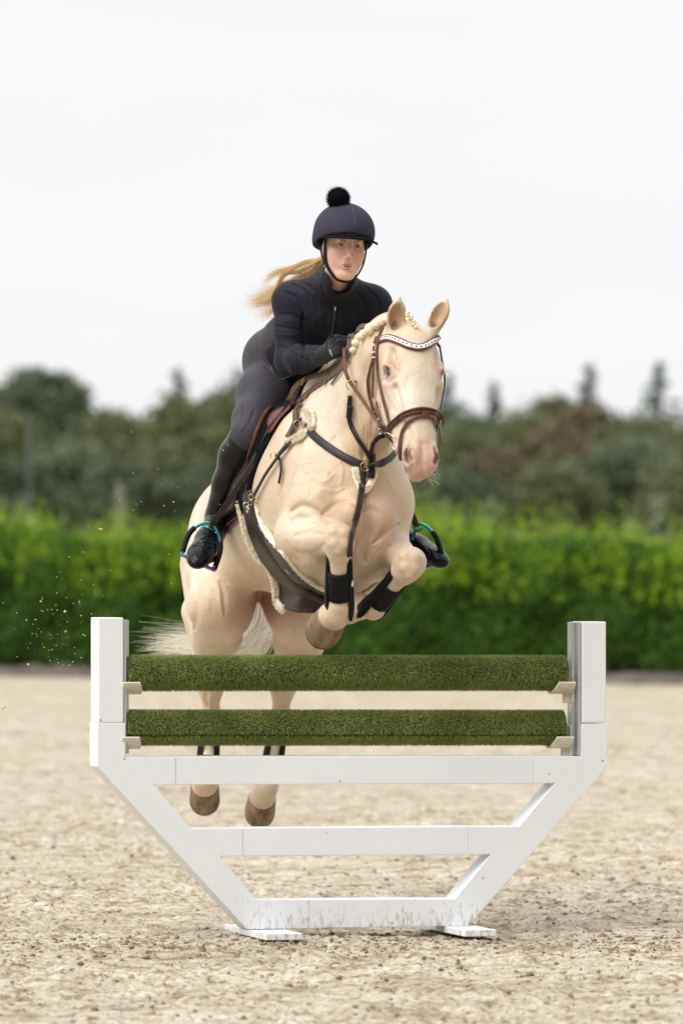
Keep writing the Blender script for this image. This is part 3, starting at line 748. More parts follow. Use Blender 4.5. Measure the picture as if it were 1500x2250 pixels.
# neck
NK = [T(.54, 0, .08), P(748, 945, 21.20), P(800, 872, 21.02), P(842, 806, 20.88), P(870, 765, 20.78)]
H.chain(NK, [.25, .20, .165, .14, .12], .06, flat=(V(math.cos(math.radians(22)), math.sin(math.radians(22)), 0), .62))
H.chain([P(690, 880, 21.42), P(748, 822, 21.22), P(800, 772, 21.0), P(852, 732, 20.85)], [.07, .052, .047, .052], .05)   # crest
H.chain([P(800, 985, 20.98), P(838, 925, 20.87), P(862, 870, 20.77)], [.075, .062, .055], .035)                        # windpipe
# forelegs  R = horse's right (left in the photo)
def foreleg(el, up, kn, ft, pa, hf, hoof_ax, thick=1., out=V(-1, 0, 0)):
    H.cone(up, kn, .086 * thick, .049, .03)
    H.cone(el, el + (kn - el) * .45, .068 * thick, .056, .035)
    H.cone(up + (el - up) * .3, el, .079 * thick, .052, .035)
    d = unit(ft - kn); f = unit(kn - up)
    H.ell(kn + d * .004, (.056, .060, .062), [np.cross(d, f), f - d * (d @ f), d], .022)
    H.ell(kn + d * .045 + f * .010, (.044, .044, .045), None, .02)
    H.ell(kn - f * .03 - d * .018 + f * .02, (.052, .05, .048), None, .02)
    H.cone(kn + d * .05, kn + d * .12, .040, .031, .02)
    H.cone(kn + d * .10, ft - d * .03, .0295, .029, .02, flat=(np.cross(d, V(0, 1, 0)), .92))
    bk = unit(f * -1 - d * (-f @ d)); H.cone(kn + d * .09 + bk * .020, ft - d * .01 + bk * .022, .017, .018, .016)   # tendons
    H.ell(ft, (.042, .042, .044), None, .022); H.ell(ft + bk * .022 + d * .01, (.032, .032, .032), None, .02)
    H.cone(ft, pa, .038, .046, .025); H.cone(pa, hf, .048, .0575, .02)
def hoofm(c, ax, r0, r1, h, toe, name='hoof', par=None, mat=None):
    """hoof wall: flared, cut slantwise, with growth rings"""
    ax = unit(ax); toe = unit(toe - ax * (toe @ ax)); sd_ = np.cross(ax, toe); n = 28; rows = 9; v, f = [], []
    for i in range(rows):
        t = i / (rows - 1); r = r0 + (r1 - r0) * t + .0010 * math.sin(t * 30)
        for k in range(n):
            a = 2 * math.pi * k / n; ca, sa = math.cos(a), math.sin(a)
            hh = h * (.62 + .38 * (ca * .5 + .5)); rr = r * (1 + .10 * max(ca, 0) * t) * (.93 if ca < -.4 else 1)
            v.append(c + ax * (t * hh - .012 * (-ca * .5 + .5)) + toe * (ca * rr + .016 * t) + sd_ * (sa * rr * .95))
    for i in range(rows - 1):
        for k in range(n): k2 = (k + 1) % n; f.append((i * n + k, i * n + k2, (i + 1) * n + k2, (i + 1) * n + k))
    base = len(v)
    for q, rr in ((.9, .0), (.35, -.010)):
        for k in range(n):
            p = v[(rows - 1) * n + k]; cc = c + ax * h * .85 + toe * .016; v.append(cc + (p - cc) * q + ax * rr)
    for j, (s0, s1) in enumerate((((rows - 1) * n, base), (base, base + n))):
        for k in range(n): k2 = (k + 1) % n; f.append((s0 + k, s0 + k2, s1 + k2, s1 + k))
    f.append(tuple(base + n + k for k in range(n))); f.append(tuple(range(n))[::-1])
    return mesh_obj(name, v, f, mat, par)
RK, LK = P(744, 1187, 20.76), P(899, 1240, 20.86)
RF, LF = P(746, 1330, 20.90), P(820, 1335, 21.02)
foreleg(P(664, 1230, 21.16), P(656, 1178, 21.06), RK, RF, P(738, 1349, 20.93), P(730, 1356, 20.97), None)
foreleg(P(836, 1235, 21.28), P(845, 1195, 21.22), LK, LF, P(790, 1332, 21.12), P(765, 1338, 21.18), None, .95)
H.cone(T(.62, -.12, -.12), P(660, 1168, 21.06), .120, .088, .035); H.cone(T(.62, .10, -.12), P(838, 1180, 21.2), .112, .09, .04)
for c, r in ((P(776, 1135, 20.90), .075), (P(832, 1140, 20.96), .07)): H.ell(c, (r * .85, r, r * 1.15), None, .04)     # breast muscles
H.ell(P(778, 1200, 21.1), (.09, .12, .10), None, .05); H.ell(P(820, 1215, 21.15), (.08, .12, .09), None, .05)
# hind legs
def hindleg(hip, st, ga, hk, cn, ft, pa, hf, w=1.):
    H.cone(hip, st, .155 * w, .118 * w, .06); H.cone(st, ga, .118 * w, .094 * w, .05); H.cone(ga, hk, .090 * w, .052, .05)
    H.ell(hk + V(0, 0, -.015), (.050, .058, .078), None, .03); bk = V(0, .055, .045); H.cone(ga + bk * .9, hk + bk, .035, .028, .03)
    H.cone(hk, cn, .046, .033, .03); H.cone(cn, ft, .032, .030, .02); H.ell(ft, (.042, .043, .042), None, .03)
    H.cone(ft, pa, .038, .042, .03); H.cone(pa, hf, .044, .052, .02)
hindleg(T(-.72, -.075, .02), P(482, 1325, 22.02), P(476, 1395, 22.25), P(464, 1490, 22.45), P(463, 1560, 22.5), P(456, 1676, 22.5), P(452, 1712, 22.46), P(450, 1724, 22.50), .98)
hindleg(T(-.72, .11, .02), P(655, 1335, 22.12), P(658, 1405, 22.3), P(622, 1492, 22.55), P(617, 1565, 22.6), P(598, 1686, 22.62), P(585, 1730, 22.60), P(577, 1750, 22.64))
H.cone(T(-.9, -.09, -.02), P(463, 1330, 22.4), .135, .10, .06); H.cone(T(-.9, .13, -.02), P(668, 1350, 22.55), .14, .08, .06)
H.cone(P(446, 1345, 22.3), P(452, 1430, 22.42), .085, .045, .05); 
H.cone(T(-.33, -.15, -.14), P(500, 1290, 22.0), .09, .06, .05)               # flank fold
H.cone(P(469, 1250, 22.2), P(468, 1400, 22.3), .105, .07, .04)
# head
PO = P(906, 712, 20.62); MZ = P(931, 1046, 20.34); HA = unit(MZ - PO); psi = math.radians(15)
HS = V(math.cos(psi), math.sin(psi), 0); HS = unit(HS - HA * (HS @ HA)); HN = np.cross(HA, HS)
if HN[1] > 0: HN = -HN
HLEN = np.linalg.norm(MZ - PO)
def Q(a, s, n): return PO + HA * a + HS * s + HN * n
AH = [HA, HS, HN]
H.ell(Q(.085, 0, -.075), (.125, .088, .095), AH, .04)
H.ell(Q(.17, 0, -.05), (.13, .098, .072), AH, .03)
H.cone(Q(.15, 0, -.02), Q(.30, 0, -.010), .085, .062, .03, flat=(HN, .55))
H.chain([Q(.22, 0, -.055), Q(.34, 0, -.055), Q(.47, 0, -.052)], [.088, .068, .058], .03)
H.chain([Q(.24, 0, -.024), Q(.38, 0, -.012), Q(.50, 0, -.018)], [.054, .042, .036], .02, flat=(HN, .7))      # nasal bone
for s in (-1, 1):
    H.ell(Q(.166, s * .084, -.034), (.042, .030, .030), AH, .022)            # brow over the eye
    H.ell(Q(.224, s * .090, -.055), (.024, .022, .026), AH, .02)             # below the eye
    H.cone(Q(.230, s * .088, -.060), Q(.345, s * .062, -.060), .022, .012, .014)   # cheek ridge
    H.ell(Q(.23, s * .060, -.155), (.125, .040, .110), AH, .03)              # jaw
    H.cone(Q(.30, s * .047, -.15), Q(.46, s * .03, -.10), .045, .034, .03)
    H.ell(Q(.528, s * .043, -.026), (.056, .024, .034), AH, .014)            # nostril wing
    H.cone(Q(.345, s*.052, -.085), Q(.47, s*.050, -.080), .030, .028, .02)
    H.cone(Q(.33, s * .050, -.030), Q(.47, s * .040, -.022), .010, .008, .014)      # facial vein and crest beside the nose
H.ell(Q(.535, 0, -.045), (.062, .053, .050), AH, .02)
H.ell(Q(.578, 0, -.050), (.028, .044, .038), AH, .014)                       # upper lip
H.ell(Q(.560, 0, -.100), (.034, .034, .026), AH, .012)                       # lower lip
H.cone(Q(.10, 0, -.10), P(868, 768, 20.80), .10, .12, .05)
for s in (-1, 1):
    H.ell(Q(.193, s * .102, -.030), (.020, .015, .020), AH, .008, True)      # eye socket
    H.cone(Q(.508, s * .050, -.000), Q(.555, s * .046, -.014), .0075, .0145, .008, True)   # nostril
    H.ell(Q(.135, s * .084, -.010), (.026, .014, .008), AH, .03, True)       # hollow above the eye
    H.cone(Q(.26, s * .075, -.018), Q(.40, s * .058, -.020), .008, .006, .025, True)
H.cone(Q(.584, -.045, -.078), Q(.584, .045, -.078), .004, .004, .008, True)    # mouth line
H.cone(Q(.50, 0, .012), Q(.58, 0, -.004), .005, .004, .02, True)
for (c0, kk, sx) in ((RK, .9, 1), (LK, .9, -1)):                               # small bones of the knee
    for dx, dz, dy, r_ in ((-.020, .030, -.045, .014), (.022, .026, -.045, .014), (-.016, -.012, -.050, .015), (.020, -.016, -.048, .015), (.0, -.040, -.044, .014)):
        H.ell(c0 + V(dx, dy, dz), (r_, r_ * .8, r_), None, .018)
# ears
def ear(base, tip, face, w):
    ax = unit(tip - base); L_ = np.linalg.norm(tip - base); fc = unit(face - ax * (face @ ax)); sd_ = np.cross(ax, fc)
    H.cone(base - ax * .02, base + ax * .03, .026, .027, .02)
    H.ell(base + ax * L_ * .47, (L_ * .42, w, w * .72), [ax, sd_, fc], .012)
    H.cone(base + ax * L_ * .60, tip - ax * .004, w * .62, .0055, .012, flat=(fc, .8))
    return (base, ax, L_, fc, sd_, w)
E1 = ear(P(864, 728, 20.66), P(878, 651, 20.62), V(.10, -1, .2), .0335)
E2 = ear(P(948, 728, 20.64), P(983, 654, 20.66), V(-.35, -1, .1), .0335)
for (b_, ax_, L_, fc_, sd_, w_) in (E1, E2):
    H.ell(b_ + ax_ * L_ * .46 + fc_ * w_ * .66, (L_ * .40, w_ * .76, w_ * .95), [ax_, sd_, fc_], .006, True)
    H.cone(b_ + ax_ * L_ * .3 + fc_ * w_ * .4, b_ + ax_ * L_ * .12 + fc_ * w_ * .1, .012, .007, .008, True)
hv, hf = H.mesh(.0048, 16, 2)
def vnormals(v, f):
    fn = np.cross(v[f[:, 2]] - v[f[:, 0]], v[f[:, 3]] - v[f[:, 1]]); n = np.zeros_like(v)
    for k in range(4):
        for a in range(3): n[:, a] += np.bincount(f[:, k], fn[:, a], len(v))
    return n / (np.linalg.norm(n, axis=1)[:, None] + 1e-12)
CAMV = V(0, 0, CAM_H)
def ray(px, py, tree=None):
    tree = tree or HB; d = unit(P(px, py, 1.) - CAMV); h = tree.ray_cast(Vector(CAMV), Vector(d))
    return (np.array(h[0]), np.array(h[1])) if h[0] is not None else (None, None)
def sculpt(v, f, strokes, sgk=1., ampk=1.):
    """strokes: (photo points that fix where on the body the crease or ridge runs, width m, height m) pressed into the surface"""
    tree = BVHTree.FromPolygons([tuple(q) for q in v.tolist()], f.tolist()); n = vnormals(v, f); d_ = np.zeros(len(v))
    for pts, sg, amp in strokes:
        sg, amp = sg * sgk, amp * ampk
        pp = []
        for q in (catmull(pts, 5) if len(pts) > 1 else np.array(pts, float)):
            h = ray(q[0], q[1], tree)[0]
            if h is not None and (not pp or abs(h[1] - pp[-1][1]) < .15): pp.append(h)
        if not pp: continue
        pp = np.array(pp); lo, hi = pp.min(0) - 3 * sg, pp.max(0) + 3 * sg; mk = np.where(((v > lo) & (v < hi)).all(1))[0]
        if not len(mk): continue
        X = v[mk]; best = np.full(len(mk), 1e9)
        for i in range(max(1, len(pp) - 1)):
            a = pp[i]; ba = pp[min(i + 1, len(pp) - 1)] - a; h = np.clip((X - a) @ ba / (ba @ ba + 1e-12), 0, 1)
            q = X - a - h[:, None] * ba; taper = 1 - .7 * abs(2 * (i + h) / max(1, len(pp) - 1) - 1) ** 3 if len(pp) > 1 else 1
            best = np.minimum(best, np.sqrt((q * q).sum(1)) / np.maximum(taper, .3))
        w = amp * np.exp(-(best / sg) ** 2) * np.where(n[mk] @ unit(pp[0] - CAMV) < .5, 1, 0)
        d_[mk] += w
    return v + n * d_[:, None]
ST = [ # creases (-) and ridges (+)
 ([(803,1085),(807,1150),(800,1235)], .020, -.022), ([(637,1124),(661,1112),(689,1119),(712,1136)], .010, -.012), ([(640,1138),(665,1128),(700,1142)], .012, .006),
 ([(645,1178),(680,1170),(708,1174)], .008, -.006), ([(645,1150),(672,1150),(700,1158)], .010, .005),
 ([(628,1190),(650,1215),(690,1216),(712,1195)], .012, -.006), ([(640,1230),(665,1240),(700,1232)], .014, .006),
 ([(708,1130),(738,1109),(768,1102),(790,1118)], .010, -.010), ([(787,1122),(811,1115),(836,1130),(849,1153),(838,1175),(822,1194)], .010, -.011),
 ([(760,1130)], .035, .010), ([(832,1148)], .035, .010), ([(820,1195),(845,1171),(878,1151)], .009, -.012),
 ([(796,1238),(806,1216),(822,1194)], .004, -.006), ([(804,1240),(814,1218),(829,1197)], .004, -.006), ([(812,1242),(822,1222),(836,1203)], .004, -.005), ([(790,1232),(798,1212),(812,1194)], .004, -.005),
 ([(862,1222),(862,1245),(868,1262)], .006, -.008), ([(850,1180),(858,1205),(855,1235)], .012, .006),
 ([(655,1066),(690,1050),(712,1060),(738,1040)], .004, .0035), ([(668,1040),(700,1030),(722,1038)], .004, .003), ([(640,1010),(660,1022),(690,1012)], .004, .003), ([(700,1075),(735,1080),(760,1070)], .004, .0025),
 ([(740,1000),(752,1030),(748,1068)], .004, .003), ([(850,1050),(868,1080),(870,1120)], .004, .003),
 ([(782,850),(776,920),(798,1005)], .014, -.013), ([(765,850),(757,930),(775,1000)], .018, .006), ([(822,905),(806,985)], .008, -.009), ([(800,935),(797,1015)], .005, -.006), ([(812,940),(810,1010)], .005, .005), ([(836,925),(822,1005)], .005, -.006),
 ([(846,930),(838,1000)], .005, .005), ([(852,960),(848,1005)], .004, -.005), ([(790,925),(786,1000)], .005, .004),
 ([(700,930),(672,990),(648,1060)], .025, .010), ([(670,960),(632,1020),(612,1090)], .014, -.008), ([(735,960),(700,1020),(680,1090)], .016, -.008), ([(720,1040),(700,1090)], .02, .006),
 ([(770,780),(748,840),(735,900)], .02, -.006), ([(820,770),(800,830),(790,880)], .012, -.006),
 ([(474,1262),(481,1290),(484,1328),(489,1355)], .005, .007), ([(483,1275),(492,1310),(494,1350)], .006, -.007), ([(501,1284),(516,1294)], .006, .005),
 ([(431,1230),(433,1341),(424,1385)], .014, -.008), ([(455,1230),(458,1340)], .012, .004), ([(425,1379),(432,1408),(452,1434)], .006, -.008), ([(435,1409),(463,1424),(494,1409)], .006, -.006),
 ([(412,1150),(405,1230),(406,1300)], .014, -.006), ([(436,1110),(430,1180)], .012, -.005), ([(640,1380),(655,1420)], .02, .006), ([(688,1390),(690,1435)], .008, -.006),
 ([(837,808),(849,797),(868,799),(878,813)], .006, .005), ([(840,834),(856,838),(870,828)], .006, -.005), ([(841,850),(850,876),(868,905)], .012, -.006), ([(858,846),(877,885),(885,905)], .006, .004),
 ([(892,925),(899,951),(902,972),(908,984)], .008, -.006), ([(949,930),(954,951),(956,972)], .007, -.005), ([(893,987),(896,1010),(907,1028)], .004, -.004), ([(887,1000),(890,1020),(900,1035)], .005, .004),
 ([(908,992),(914,1008),(912,1026)], .005, .004), ([(928,1030),(930,1056)], .005, -.005), ([(890,1040),(912,1034),(930,1038),(950,1034)], .004, -.004), ([(895,830),(890,870)], .012, -.004), ([(925,760),(925,800)], .02, .004),
 ([(868,770),(862,790)], .01, -.004), ([(948,762),(952,790)], .01, -.004), ([(452,1524),(455,1556)], .006, -.006), ([(463,1522),(462,1556)], .005, .006), ([(634,1522),(626,1556)], .006, -.006),
]
hv = sculpt(hv, hf, ST, 1.4, .78)
# coat colour: cream with some light and shade painted in, pink bare skin on the muzzle, round the eyes, inside ears and thighs
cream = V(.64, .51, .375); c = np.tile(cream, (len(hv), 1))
c = lerp(c, .55 * blob(hv, T(.0, 0, .25), (1.4, .5, .42), .8), V(.74, .645, .525))           # paler along the top, light from above painted in
c = lerp(c, .8 * blob(hv, T(-.05, 0, -.32), (.7, .4, .30), .8), V(.55, .385, .22))  # golden under the belly
c = lerp(c, .75 * blob(hv, P(770, 1060, 20.8), (.24, .4, .28), .8), V(.57, .405, .265)); c = lerp(c, .7 * blob(hv, P(800, 960, 20.85), (.12, .3, .18), .8), V(.55, .385, .23))  # chest and throat: shade painted into the coat as darker gold
c = lerp(c, .8 * blob(hv, P(700, 900, 21.1), (.18, .4, .26), .8), V(.76, .68, .585)); c = lerp(c, .8 * blob(hv, P(415, 1200, 22.2), (.16, .6, .35), .8), V(.75, .655, .545)); c = lerp(c, .6 * blob(hv, P(690, 1150, 20.95), (.16, .2, .10), .8), V(.74, .635, .52))           # lit-side highlights painted pale on neck, rump and forearm
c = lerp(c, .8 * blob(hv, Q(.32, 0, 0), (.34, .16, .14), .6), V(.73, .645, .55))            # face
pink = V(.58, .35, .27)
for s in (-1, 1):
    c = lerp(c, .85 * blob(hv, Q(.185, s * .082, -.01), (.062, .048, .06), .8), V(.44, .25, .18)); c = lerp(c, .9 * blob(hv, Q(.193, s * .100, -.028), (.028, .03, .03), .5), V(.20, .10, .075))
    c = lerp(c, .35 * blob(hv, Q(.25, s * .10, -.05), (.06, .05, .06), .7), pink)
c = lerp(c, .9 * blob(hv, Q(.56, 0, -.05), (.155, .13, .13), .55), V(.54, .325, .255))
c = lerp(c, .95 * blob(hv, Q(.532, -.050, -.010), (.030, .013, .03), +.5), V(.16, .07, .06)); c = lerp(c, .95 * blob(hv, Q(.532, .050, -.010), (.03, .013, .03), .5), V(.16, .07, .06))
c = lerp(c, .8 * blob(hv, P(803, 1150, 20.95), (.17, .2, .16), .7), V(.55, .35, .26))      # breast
c = lerp(c, .9 * blob(hv, P(540, 1345, 22.15), (.10, .4, .15), .5), V(.42, .225, .155)); c = lerp(c, .9 * blob(hv, P(610, 1335, 22.2), (.16, .4, .13), .5), V(.42, .225, .155)); c = lerp(c, .6 * blob(hv, P(650, 1420, 22.4), (.10, .4, .22), .6), V(.52, .34, .235))  # inner thighs: pink skin, darkened with painted shade
for (b_, ax_, L_, fc_, sd_, w_) in (E1, E2):
    c = lerp(c, .8 * blob(hv, b_ + ax_ * L_ * .4 + fc_ * w_ * .35, (.065, .045, .07), .5), V(.40, .24, .13)); c = lerp(c, .8 * blob(hv, b_ + ax_ * L_ * .2 + fc_ * .004, (.016, .016, .022), .6), V(.09, .04, .03))
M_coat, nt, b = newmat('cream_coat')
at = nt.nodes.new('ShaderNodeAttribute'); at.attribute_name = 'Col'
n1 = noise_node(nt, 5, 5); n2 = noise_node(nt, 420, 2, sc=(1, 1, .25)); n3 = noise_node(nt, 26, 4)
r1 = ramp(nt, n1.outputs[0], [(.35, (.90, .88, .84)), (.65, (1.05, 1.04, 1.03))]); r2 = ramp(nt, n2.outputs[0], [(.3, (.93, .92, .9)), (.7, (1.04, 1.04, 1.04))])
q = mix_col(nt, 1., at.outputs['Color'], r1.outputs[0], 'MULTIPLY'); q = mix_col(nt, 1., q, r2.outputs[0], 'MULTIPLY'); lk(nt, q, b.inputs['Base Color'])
b.inputs['Roughness'].default_value = .43; b.inputs['Specular IOR Level'].default_value = .5; b.inputs['Sheen Weight'].default_value = .15; b.inputs['Sheen Roughness'].default_value = .4
bump(nt, b, n3.outputs[0], .45, .008); bump(nt, b, n2.outputs[0], .5, .0016)
vw = nt.nodes.new('ShaderNodeTexVoronoi'); vw.feature = 'DISTANCE_TO_EDGE'; vw.inputs['Scale'].default_value = 9; nw = noise_node(nt, 7, 3); vm = nt.nodes.new('ShaderNodeVectorMath'); vm.operation = 'ADD'
tq = nt.nodes.new('ShaderNodeTexCoord'); lk(nt, tq.outputs['Object'], vm.inputs[0]); lk(nt, nw.outputs['Color'], vm.inputs[1]); lk(nt, vm.outputs[0], vw.inputs['Vector'])
rv = ramp(nt, vw.outputs['Distance'], [(.0, (1, 1, 1)), (.05, (0, 0, 0))]); bump(nt, b, rv.outputs[0], .16, .004)
horse = empty('horse', tuple(T(0, 0, -.9))); tag(horse, 'cream horse with pink muzzle jumping over the grass-covered poles, forelegs tucked', 'horse')
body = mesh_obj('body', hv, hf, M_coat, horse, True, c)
HB = BVHTree.FromPolygons([tuple(q) for q in hv.tolist()], hf.tolist())
# hooves
M_hoof, nt, b = newmat('hoof_horn')
n1 = noise_node(nt, 30, 5, .6, sc=(1, 1, .3)); n2 = noise_node(nt, 9, 3); r1 = ramp(nt, n1.outputs[0], [(.3, (.075, .042, .022)), (.5, (.20, .125, .068)), (.72, (.33, .24, .15))]); lk(nt, r1.outputs[0], b.inputs['Base Color']); b.inputs['Roughness'].default_value = .55
bump(nt, b, n1.outputs[0], .3, .003)
hoofm(P(728, 1358, 20.97), V(-.36, .80, -.48), .0600, .0715, .085, V(-.3, -.5, -.7), par=horse, mat=M_hoof)
hoofm(P(762, 1338, 21.2), V(-.7, .7, .0), .058, .066, .08, V(-.2, -.2, -.9), par=horse, mat=M_hoof)
hoofm(P(450, 1727, 22.52), V(-.02, .80, -.70), .0575, .0635, .085, V(0, -.7, -.8), par=horse, mat=M_hoof)
hoofm(P(576, 1755, 22.67), V(-.14, .80, -.70), .0575, .0640, .085, V(-.1, -.7, -.8), par=horse, mat=M_hoof)
# eyes
M_eye, nt, b = newmat('pale_blue_eye'); b.inputs['Roughness'].default_value = .08
tq = nt.nodes.new('ShaderNodeTexCoord'); 
at = nt.nodes.new('ShaderNodeAttribute'); at.attribute_name = 'Col'; lk(nt, at.outputs['Color'], b.inputs['Base Color'])
def eyeball(c, r, look, par, iris, name='eye', pupil=.35, ir=.62, white=(.7, .66, .6), slit=None):
    m = MB(); m.ball(c, r, 24); v = np.concatenate(m.v); d = (v - c) / r; look = unit(look); ca = d @ look
    col = np.tile(np.array(white), (len(v), 1)); ang = np.arccos(np.clip(ca, -1, 1)); col[ang < ir] = iris; col[(ang > ir - .12) & (ang < ir)] = np.array(iris) * .45
    if slit is not None: p = (np.abs(d @ slit) < .5) & (np.abs(d @ np.cross(look, slit)) < .2) & (ca > 0); col[p] = (.015, .015, .02)
    else: col[ang < pupil] = (.012, .012, .012)
    return m.build(name, M_eye, par, True, col)
for s in (-1, 1): eyeball(Q(.193, s * .084, -.034), .0195, HS * s + HN * .8 , horse, (.13, .135, .13), ir=1.0, white=(.3, .26, .24), slit=HA)
# eyelids
M_lid = simple('pink_eyelid', (.40, .22, .17), .5, var=.2)
for s in (-1, 1):
    m = MB(); c0 = Q(.193, s * .0965, -.0235); lo_ = unit(HS * s + HN * .8); a1 = HA; a2 = np.cross(lo_, a1)
    pts = [c0 + a1 * math.cos(t) * .0205 + a2 * math.sin(t) * .0125 - lo_ * (.004 + .003 * math.cos(t) ** 2) for t in np.linspace(0, 2 * math.pi, 20, endpoint=False)]
    m.tube(pts, .0036, 6, closed=True); m.build('eyelid', M_lid, horse, True)
# ================================================================ RIDER
PEL = P(628, 795, 21.84); NECK = P(736, 628, 21.24); CH = P(722, 705, 21.40)
TA = unit(NECK - PEL); TS = unit(P(820, 662, 21.26) - P(645, 652, 21.32)); TS = unit(TS - TA * (TS @ TA)); TN = np.cross(TA, TS)
if TN[1] > 0: TN = -TN                                    # out of the chest, towards us
ATX = [TA, TS, TN]
RSH, LSH = P(641, 662, 21.34), P(818, 672, 21.30)
REL, LEL = P(634, 794, 21.28), P(850, 790, 21.42)
RWR, LWR = P(714, 778, 21.03), P(806, 762, 21.16)
RHIP, LHIP = P(597, 815, 21.84), P(690, 815, 21.80)
RKN, LKN = P(548, 955, 21.46), P(852, 955, 21.66)
RAN, LAN = P(480, 1135, 21.70), P(868, 1166, 21.98)
RBA, LBA = P(449, 1208, 21.52), P(936, 1219, 21.82)       # balls of the feet
RTO, LTO = P(434, 1226, 21.40), P(967, 1226, 21.74)
# head frame: HC between the ears at eye level
FD = unit(V(.245, -.965, -.055)); FU = V(.085, 0, 1.); FU = unit(FU - FD * (FU @ FD)); FR = np.cross(FU, FD)
if FR[0] < 0: FR = -FR
HC = P(767, 540, 20.97) - FD * .082
def G(a, b, c): return HC + a * FR + b * FU + c * FD
AG = [FR, FU, FD]
def torso(S, e=0., k=.05):
    S.ell(CH, (.17 + e, .150 + e, .105 + e), ATX, k)
    S.ell(CH + TA * .09, (.09 + e, .15 + e, .085 + e), ATX, k)
    S.cone(RSH + TS * .03, LSH - TS * .03, .058 + e, .058 + e, k)
    S.ell((CH + PEL) / 2 + TA * -.02, (.16 + e, .122 + e, .088 + e), ATX, k)
    for q in (RSH, LSH): S.cone(NECK + (G(0, -.10, -.01) - NECK) * .12, q + V(0, 0, .004), .046 + e, .052 + e, .03)
    S.cone(NECK - TA * .04, NECK + (G(0, -.10, -.01) - NECK) * .2, .066 + e, .05 + e, .04)
    S.ell(CH - TA * .02 + TN * .06 - TS * .062, (.065 + e, .058 + e, .05 + e), ATX, .04); S.ell(CH - TA * .02 + TN * .06 + TS * .062, (.065 + e, .058 + e, .05 + e), ATX, .04)
def arms(S, e=0., e2=None, k=.03, upto=1.):
    e2 = e if e2 is None else e2
    for sh, el, wr in ((RSH, REL, RWR), (LSH, LEL, LWR)):
        S.ell(sh, (.058 + e,) * 3, None, k); S.chain([sh, sh + (el - sh) * .45, el], [.050 + e, .046 + e, .038 + e], k)
        w2 = el + (wr - el) * upto; S.chain([el, el + (wr - el) * .35, w2], [.038 + e2, .042 + e2, (.042 - .017 * upto) + e2], k)
def pelvis(S, e=0., k=.05):
    S.ell(PEL, (.105 + e, .135 + e, .098 + e), ATX, k)
    S.ell(PEL - TS * .055 - TA * .03 - TN * .02, (.086 + e,) * 3, None, k); S.ell(PEL + TS * .06 - TA * .035 - TN * .03, (.095 + e,) * 3, None, k)
def thighs(S, e=0., k=.04):
    for hp, kn in ((RHIP, RKN), (LHIP, LKN)):
        S.chain([hp, hp + (kn - hp) * .4, hp + (kn - hp) * .8, kn], [.090 + e, .088 + e, .069 + e, .060 + e], k)
def shins(S, e=0., k=.03):
    for kn, an in ((RKN, RAN), (LKN, LAN)):
        d = unit(an - kn); bk = unit(V(-.35, .9, -.1)) if kn is RKN else unit(V(.1, .9, -.1)); bk = unit(bk - d * (bk @ d))
        S.chain([kn, kn + (an - kn) * .3 + bk * .014, kn + (an - kn) * .62 + bk * .008, an], [.056 + e, .060 + e, .048 + e, .036 + e], k)
def feet(S, e=0.):
    for an, ba, to in ((RAN, RBA, RTO), (LAN, LBA, LTO)):
        hl = an + (an - ba) * .25 + V(0, 0, -.055); up = unit(an - (hl + to) / 2)
        S.cone(an, ba + (an - ba) * .3, .036 + e, .038 + e, .02); S.cone(hl, ba, .030 + e, .038 + e, .02)
        d = unit(to - an); sd_ = unit(np.cross(d, V(.15, 0, 1.))); u_ = np.cross(sd_, d); L_ = np.linalg.norm(to - ba)
        S.ell((ba * .55 + to * .45), (L_ * .5 + .034 + e, .045 + e, .031 + e), [d, sd_, u_], .02); S.ell(ba + (an - ba) * .25, (.05 + e, .038 + e, .036 + e), [d, sd_, u_], .03)
def hand(S, wr, kdir, pn, up, e=0., k=.010):
    """fist round the rein: kdir wrist->knuckles, pn where the palm faces, up towards the thumb"""
    kdir, pn, up = unit(kdir), unit(pn), unit(up); pc = wr + kdir * .048
    S.cone(wr - kdir * .01, wr + kdir * .02, .027 + e, .028 + e, .012)
    S.ell(pc, (.046 + e, .038 + e, .019 + e), [kdir, up, pn], .014)
    for i, (off, L_, r) in enumerate(((.030, .94, .0092), (.010, 1.04, .0098), (-.010, .97, .0094), (-.029, .80, .0082))):
        kn = wr + kdir * (.088 - .004 * abs(i - 1)) + up * off + pn * -.003
        a = kn + unit(kdir * .42 + pn * .9) * .040 * L_; b_ = a + unit(-kdir * .75 + pn * .55) * .025 * L_; c_ = b_ + unit(-kdir * .8 - pn * .6) * .019 * L_
        S.cone(wr + kdir * .03 + up * off * .7, kn, .009 + e, r + .0012 + e, .008); S.cone(kn, a, r + e, r * .95 + e, .004); S.cone(a, b_, r * .95 + e, r * .88 + e, .004); S.cone(b_, c_, r * .88 + e, r * .75 + e, .004)
    t0 = wr + kdir * .028 + up * .030 + pn * .010; t1 = t0 + unit(kdir * .8 + up * .35 + pn * .5) * .032; t2 = t1 + unit(kdir * .65 - up * .05 + pn * .75) * .028; t3 = t2 + unit(kdir * .1 - up * .35 + pn * .9) * .022
    S.cone(wr + kdir * .015 + up * .012 + pn * .006, t0, .014 + e, .014 + e, .01); S.cone(t0, t1, .0135 + e, .0115 + e, .006); S.cone(t1, t2, .0112 + e, .0104 + e, .004); S.cone(t2, t3, .0104 + e, .0085 + e, .004)
RHD = (RWR, P(757, 752, 20.95) - RWR, V(.62, .62, -.30), V(-.25, .1, 1.)); LHD = (LWR, P(783, 738, 21.02) - LWR, V(-.75, .3, -.5), V(.2, .1, 1.))
S = Solid()
